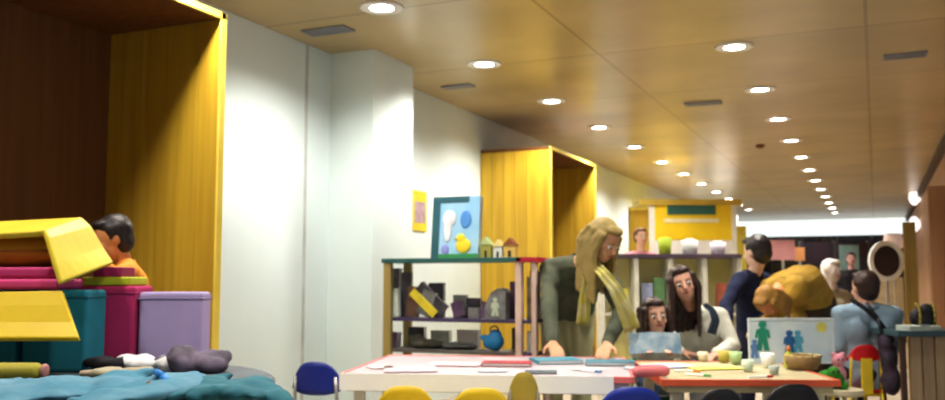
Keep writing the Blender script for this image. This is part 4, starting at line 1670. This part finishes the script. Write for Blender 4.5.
TEAL = mat('teal felt', (.015, .20, .27), .85, (.012, .16, .21), 9)
MAG = mat('magenta felt', (.48, .03, .14), .85, (.42, .025, .12), 9)
LIL = mat('lilac felt', (.42, .33, .56), .85, (.37, .30, .50), 6)
YF_ = mat('bright yellow vinyl', (.74, .54, .02), .5, (.70, .49, .015), 7)
YL = mat('lemon yellow vinyl', (.74, .59, .06), .5, (.68, .52, .04), 7)
AMB = mat('amber cushion', (.55, .29, .02), .7, (.62, .38, .03), 7)
PNK = mat('pink foam', (.70, .07, .25), .7, (.62, .06, .22), 8)
LIM = mat('lime vinyl', (.55, .62, .03), .5)
tb = vbox('storage_cube', 24, 88, 290, 2.95, .16, TEAL, 'teal storage cube under the sloping yellow flap, left of the magenta cube', 'storage cube', lid=mat('teal piping', (.01, .13, .17), .8), group='soft storage cubes')
tb2 = vbox('storage_cube', -46, 17, 290, 2.95, .16, TEAL, 'teal storage cube cut by the left picture edge, below the yellow flap', 'storage cube', lid=mat('teal piping', (.01, .13, .17)), group='soft storage cubes')
mg = vbox('storage_cube', 78, 135, 286, 3.12, .19, MAG, 'magenta storage cube between the teal and the lilac ones', 'storage cube', lid=mat('magenta piping', (.34, .02, .10), .8), group='soft storage cubes')
ll = vbox('storage_cube', 139, 203, 292, 3.14, .11, LIL, 'lilac storage cube at the right end of the pile', 'storage cube', lid=mat('lilac piping', (.32, .25, .45), .8), group='soft storage cubes')
zm = at(105, 286, 3.12).z
lm = vbox('foam_mat', 81, 130, 277, 3.13, .17, LIM, 'thin lime green mat lying on the magenta cube', 'mat', zb=zm + .001, round_=.006)
zl = at(105, 277, 3.13).z
vbox('book', 93, 122, 267, 3.14, .12, mat('wine red cover', (.38, .02, .12), .6), 'wine red book on top of the lime green mat', 'book', zb=zl + .001, round_=.003)
zt1 = at(10, 290, 2.95).z
vbox('foam_mat', -46, 58, 279, 2.94, .20, PNK, 'lower of the two pink foam mats at the left edge', 'mat', zb=zt1 + .001, group='pink foam mats', round_=.012)
zt2 = at(10, 279, 2.94).z
vbox('foam_mat', -46, 50, 267, 2.95, .19, mat('rose foam', (.62, .05, .21), .7), 'upper of the two pink foam mats at the left edge', 'mat', zb=zt2 + .001, group='pink foam mats', round_=.012)
zt3 = at(10, 267, 2.96).z
# amber cushion, pillow shaped
pm = at(6, 280, 3.02)
r = empty('cushion', (pm.x, pm.y, zt3), TH, 'amber cushion under the yellow folded mat', 'cushion')
bm = bmesh.new()
bmesh.ops.create_cube(bm, size=1)
bmesh.ops.subdivide_edges(bm, edges=bm.edges, cuts=9, use_grid_fill=True)
for v in bm.verts:
    x, y, z = v.co * 2
    k = max(0.0, (1 - x * x)) ** .35 * max(0.0, (1 - y * y)) ** .35
    v.co = Vector((x * .19, .11 + y * .11, .055 + z * (.012 + .043 * k)))
mesh_obj('body', bm, AMB, r, smooth=True)
bm = bmesh.new()
for (a, b) in (((-.19, 0), (.19, 0)), ((.19, 0), (.19, .22)), ((.19, .22), (-.19, .22)), ((-.19, .22), (-.19, 0))):
    cap(bm, (a[0], a[1], .055), (b[0], b[1], .055), .005, .005, 6)
mesh_obj('piping', bm, mat('amber piping', (.45, .22, .02), .7), r, smooth=True)


def slab(bm, quads, th):
    """bent slab: list of (left point, right point) rows, with thickness"""
    rows = []
    for i, (a, b) in enumerate(quads):
        a0 = quads[max(0, i - 1)][0]
        a1 = quads[min(len(quads) - 1, i + 1)][0]
        nrm = (b - a).cross(a1 - a0).normalized()
        if nrm.dot(Vector((0, 0, 1)) * .5 + CAMD) < 0:
            nrm = -nrm
        row = []
        for k in range(7):
            p = a.lerp(b, k / 6)
            row.append((bm.verts.new(p), bm.verts.new(p - nrm * th)))
        rows.append(row)
    n = len(rows)
    for i in range(n - 1):
        for k in range(6):
            p, q = rows[i], rows[i + 1]
            bm.faces.new((p[k][0], p[k + 1][0], q[k + 1][0], q[k][0]))
            bm.faces.new((p[k][1], q[k][1], q[k + 1][1], p[k + 1][1]))
        for k in (0, 6):
            bm.faces.new((rows[i][k][0], rows[i + 1][k][0], rows[i + 1][k][1], rows[i][k][1]))
    for i in (0, n - 1):
        for k in range(6):
            bm.faces.new((rows[i][k][0], rows[i][k + 1][0], rows[i][k + 1][1], rows[i][k][1]))


# folded yellow mat: flat run over the cushion, then the bright flap falling forward to the right
bm = bmesh.new()
slab(bm, [(at(-46, 234, 2.98), at(-46, 222, 3.20)), (at(0, 233, 2.98), at(0, 221, 3.20)), (at(35, 231, 2.98), at(42, 219, 3.20)),
          (at(44, 230, 2.98), at(82, 217, 3.20)), (at(49, 238, 2.95), at(92, 226, 3.18)), (at(56, 262, 2.90), at(104, 247, 3.14)), (at(62, 282, 2.87), at(114, 262, 3.10))], .022)
r = mesh_obj('folded_mat', bm, YL, None, bevel=0)
tag(r, 'lemon yellow folded mat draped over the amber cushion, topmost of the pile', 'mat')
md = r.modifiers.new('b', 'BEVEL')
md.width = .006
md.segments = 2
# sloping yellow flap in front of the teal cubes
bm = bmesh.new()
slab(bm, [(at(-46, 292, 2.90), at(62, 290, 2.90)), (at(-46, 306, 2.87), at(67, 305, 2.87)), (at(-46, 322, 2.84), at(73, 322, 2.84)), (at(-46, 338, 2.80), at(79, 338, 2.80))], .022)
r = mesh_obj('sloping_mat', bm, YF_, None)
tag(r, 'bright yellow flat mat sloping down over the fronts of the teal cubes', 'mat')
md = r.modifiers.new('b', 'BEVEL')
md.width = .006
md.segments = 2
# props that carry the sloping mat: low olive bolster lying in front of the cubes
p = at(-8, 378, 2.72)
r = empty('bolster', (p.x, p.y, CT), TH, 'olive yellow bolster lying in front of the teal cubes at the left edge', 'cushion')
bm = bmesh.new()
cap(bm, (-.14, 0, .026), (.13, 0, .026), .026, .026, 16)
remeshed('body', bm, mat('olive yellow cloth', (.42, .38, .05), .8, (.5, .42, .1), 10), r, voxel=.006)
bm = bmesh.new()
ball(bm, (.158, 0, .026), (.012, .022, .022), seg=14)
mesh_obj('end_button', bm, mat('dusty pink button', (.45, .22, .2), .6), r, smooth=True)


def heap(name, px0, px1, ptop, d, m, label, cat, seed, depth=.16, disp=.016, group=None, extra=None, n=10, dscale=6):
    rnd = random.Random(seed)
    bm = bmesh.new()
    c = at((px0 + px1) / 2, 280, d)
    w = (px1 - px0) / 900 * d
    zt = at(0, ptop, d).z
    h = zt - CT
    for k in range(n):
        t = (k + .5) / n
        x = -w / 2 + w * t
        hh = h * rnd.uniform(.55, .95)
        y = rnd.uniform(-.3, .3) * depth
        pc = Vector((c.x, c.y, CT)) + Rv * x + Fh * y + UP * hh * .5
        ball(bm, pc, (w / n * 1.15, depth * .55, hh * .55), Matrix.Rotation(TH + rnd.uniform(-.3, .3), 3, 'Z') @ Matrix.Rotation(rnd.uniform(-.25, .25), 3, 'Y'), 14)
        # folds
        a = pc + Vector((rnd.uniform(-.03, .03), -depth * .4, hh * .1))
        b = pc + Vector((rnd.uniform(-.05, .05), depth * .4, hh * .35))
        cap(bm, a, b, .016, .012, 8)
    for (q, rr_) in (extra or []):
        ball(bm, q, rr_, Matrix.Rotation(TH, 3, 'Z'), 14)
    o = remeshed(name, bm, m, None, voxel=.009, smooth=4, disp=disp, dscale=dscale, seed=seed)
    zmin = min(v.co.z for v in o.data.vertices)
    for v in o.data.vertices:
        if v.co.z < CT + .001 and (v.co.x - cc.x) ** 2 + (v.co.y - cc.y) ** 2 < .765 ** 2:
            v.co.z = CT + .001
    return tag(o, label, cat, group)


heap('jacket', -40, 188, 377, 2.34, mat('steel blue cloth', (.045, .20, .29), .75, (.13, .27, .36), 7), 'steel blue jacket heaped along the front of the round table', 'jacket', 11, depth=.36)
heap('jacket', 192, 268, 376, 2.40, mat('dark teal cloth', (.01, .10, .14), .8, (.03, .16, .20), 7), 'dark teal jacket at the right edge of the round table', 'jacket', 4, depth=.26, n=6, extra=[(at(262, 392, 2.36), (.07, .07, .035)), (at(276, 404, 2.32), (.05, .07, .05)), (at(284, 420, 2.30), (.035, .07, .07))])
heap('scarf', 168, 222, 344, 2.95, mat('grey purple cloth', (.20, .16, .22), .85, (.035, .03, .04), 9), 'crumpled grey purple and black scarf in front of the lilac cube', 'scarf', 8, depth=.12, n=5, disp=.018, dscale=9)
heap('folded_shirt', 122, 182, 350, 2.98, mat('white grey cloth', (.66, .65, .66), .85, (.5, .5, .52), 8), 'white grey folded shirt lying before the magenta and lilac cubes', 'shirt', 5, depth=.10, n=5, disp=.012)
heap('glove', 98, 124, 353, 2.95, mat('black wool', (.012, .01, .016), .9), 'black woollen glove in front of the magenta cube', 'glove', 6, depth=.07, n=3, disp=.01)
heap('small_cloth', 92, 160, 366, 2.80, mat('pale olive cloth', (.36, .38, .28), .85, (.4, .3, .2), 12), 'pale olive cloth strip between the glove and the steel blue jacket', 'cloth', 9, depth=.06, n=5, disp=.008)
# bright blue strap and brown toggle on the jacket
p0 = at(158, 378, 2.29)
r = empty('lanyard', p0, 0, 'bright blue lanyard with brown wooden tag lying over the steel blue jacket', 'lanyard')
bm = bmesh.new()
tube_path(bm, [at(156, 372, 2.36), at(163, 376, 2.30), at(168, 384, 2.28), at(172, 398, 2.22)], .009, .012, 8)
o = mesh_obj('strap', bm, mat('bright blue strap', (.03, .25, .65), .5), r, smooth=True)
bm = bmesh.new()
ball(bm, at(149, 391, 2.26), (.014, .010, .026), seg=14)
o = mesh_obj('tag', bm, mat('brown wood tag', (.32, .14, .05), .6), r, smooth=True)
fix_parent(r)

# ================================================================= LIGHT, WORLD, CAMERA
wd = bpy.data.worlds.new('world')
bpy.context.scene.world = wd
wd.use_nodes = True
bg = wd.node_tree.nodes['Background']
bg.inputs['Color'].default_value = (0.80, 0.90, 1.0, 1)
bg.inputs['Strength'].default_value = 0.2
# added cool fill lamp at the right for faces, not a real source
l = bpy.data.lights.new('side_fill', 'AREA')
l.shape = 'RECTANGLE'
l.size = 4.5
l.size_y = 2.2
l.energy = 22
l.color = (0.80, 0.93, 1.0)
o = bpy.data.objects.new('side_fill', l)
o.location = (2.9, 2.0, 1.6)
o.rotation_euler = (Vector((-1, .45, -.05))).to_track_quat('-Z', 'Y').to_euler()
COL.objects.link(o)

cam = bpy.data.cameras.new('camera')
co = bpy.data.objects.new('camera', cam)
COL.objects.link(co)
cam.sensor_width = 36
cam.sensor_fit = 'HORIZONTAL'
cam.lens = FPX / 945 * 36
co.matrix_world = Matrix.Translation(CAM) @ Matrix((Rv, Uv, -Fv)).transposed().to_4x4()
cam.clip_end = 100
cam.dof.use_dof = True
cam.dof.focus_distance = 1.4
cam.dof.aperture_fstop = 7.0
bpy.context.scene.camera = co
sc = bpy.context.scene
sc.view_settings.view_transform = 'Standard'
sc.view_settings.look = 'None'
sc.view_settings.exposure = 0.0
sc.view_settings.gamma = 0.88

# ---- origins: world-space top-level meshes get their origin at their own base
for o in list(COL.objects):
    if o.type == 'MESH' and o.parent is None and o.get('kind') != 'structure' and o.location.length < 1e-6 and o.data.users == 1:
        me = o.data
        xs = [v.co for v in me.vertices]
        c = Vector(((min(v.x for v in xs) + max(v.x for v in xs)) / 2, (min(v.y for v in xs) + max(v.y for v in xs)) / 2, min(v.z for v in xs)))
        me.transform(Matrix.Translation(-c))
        o.location = c
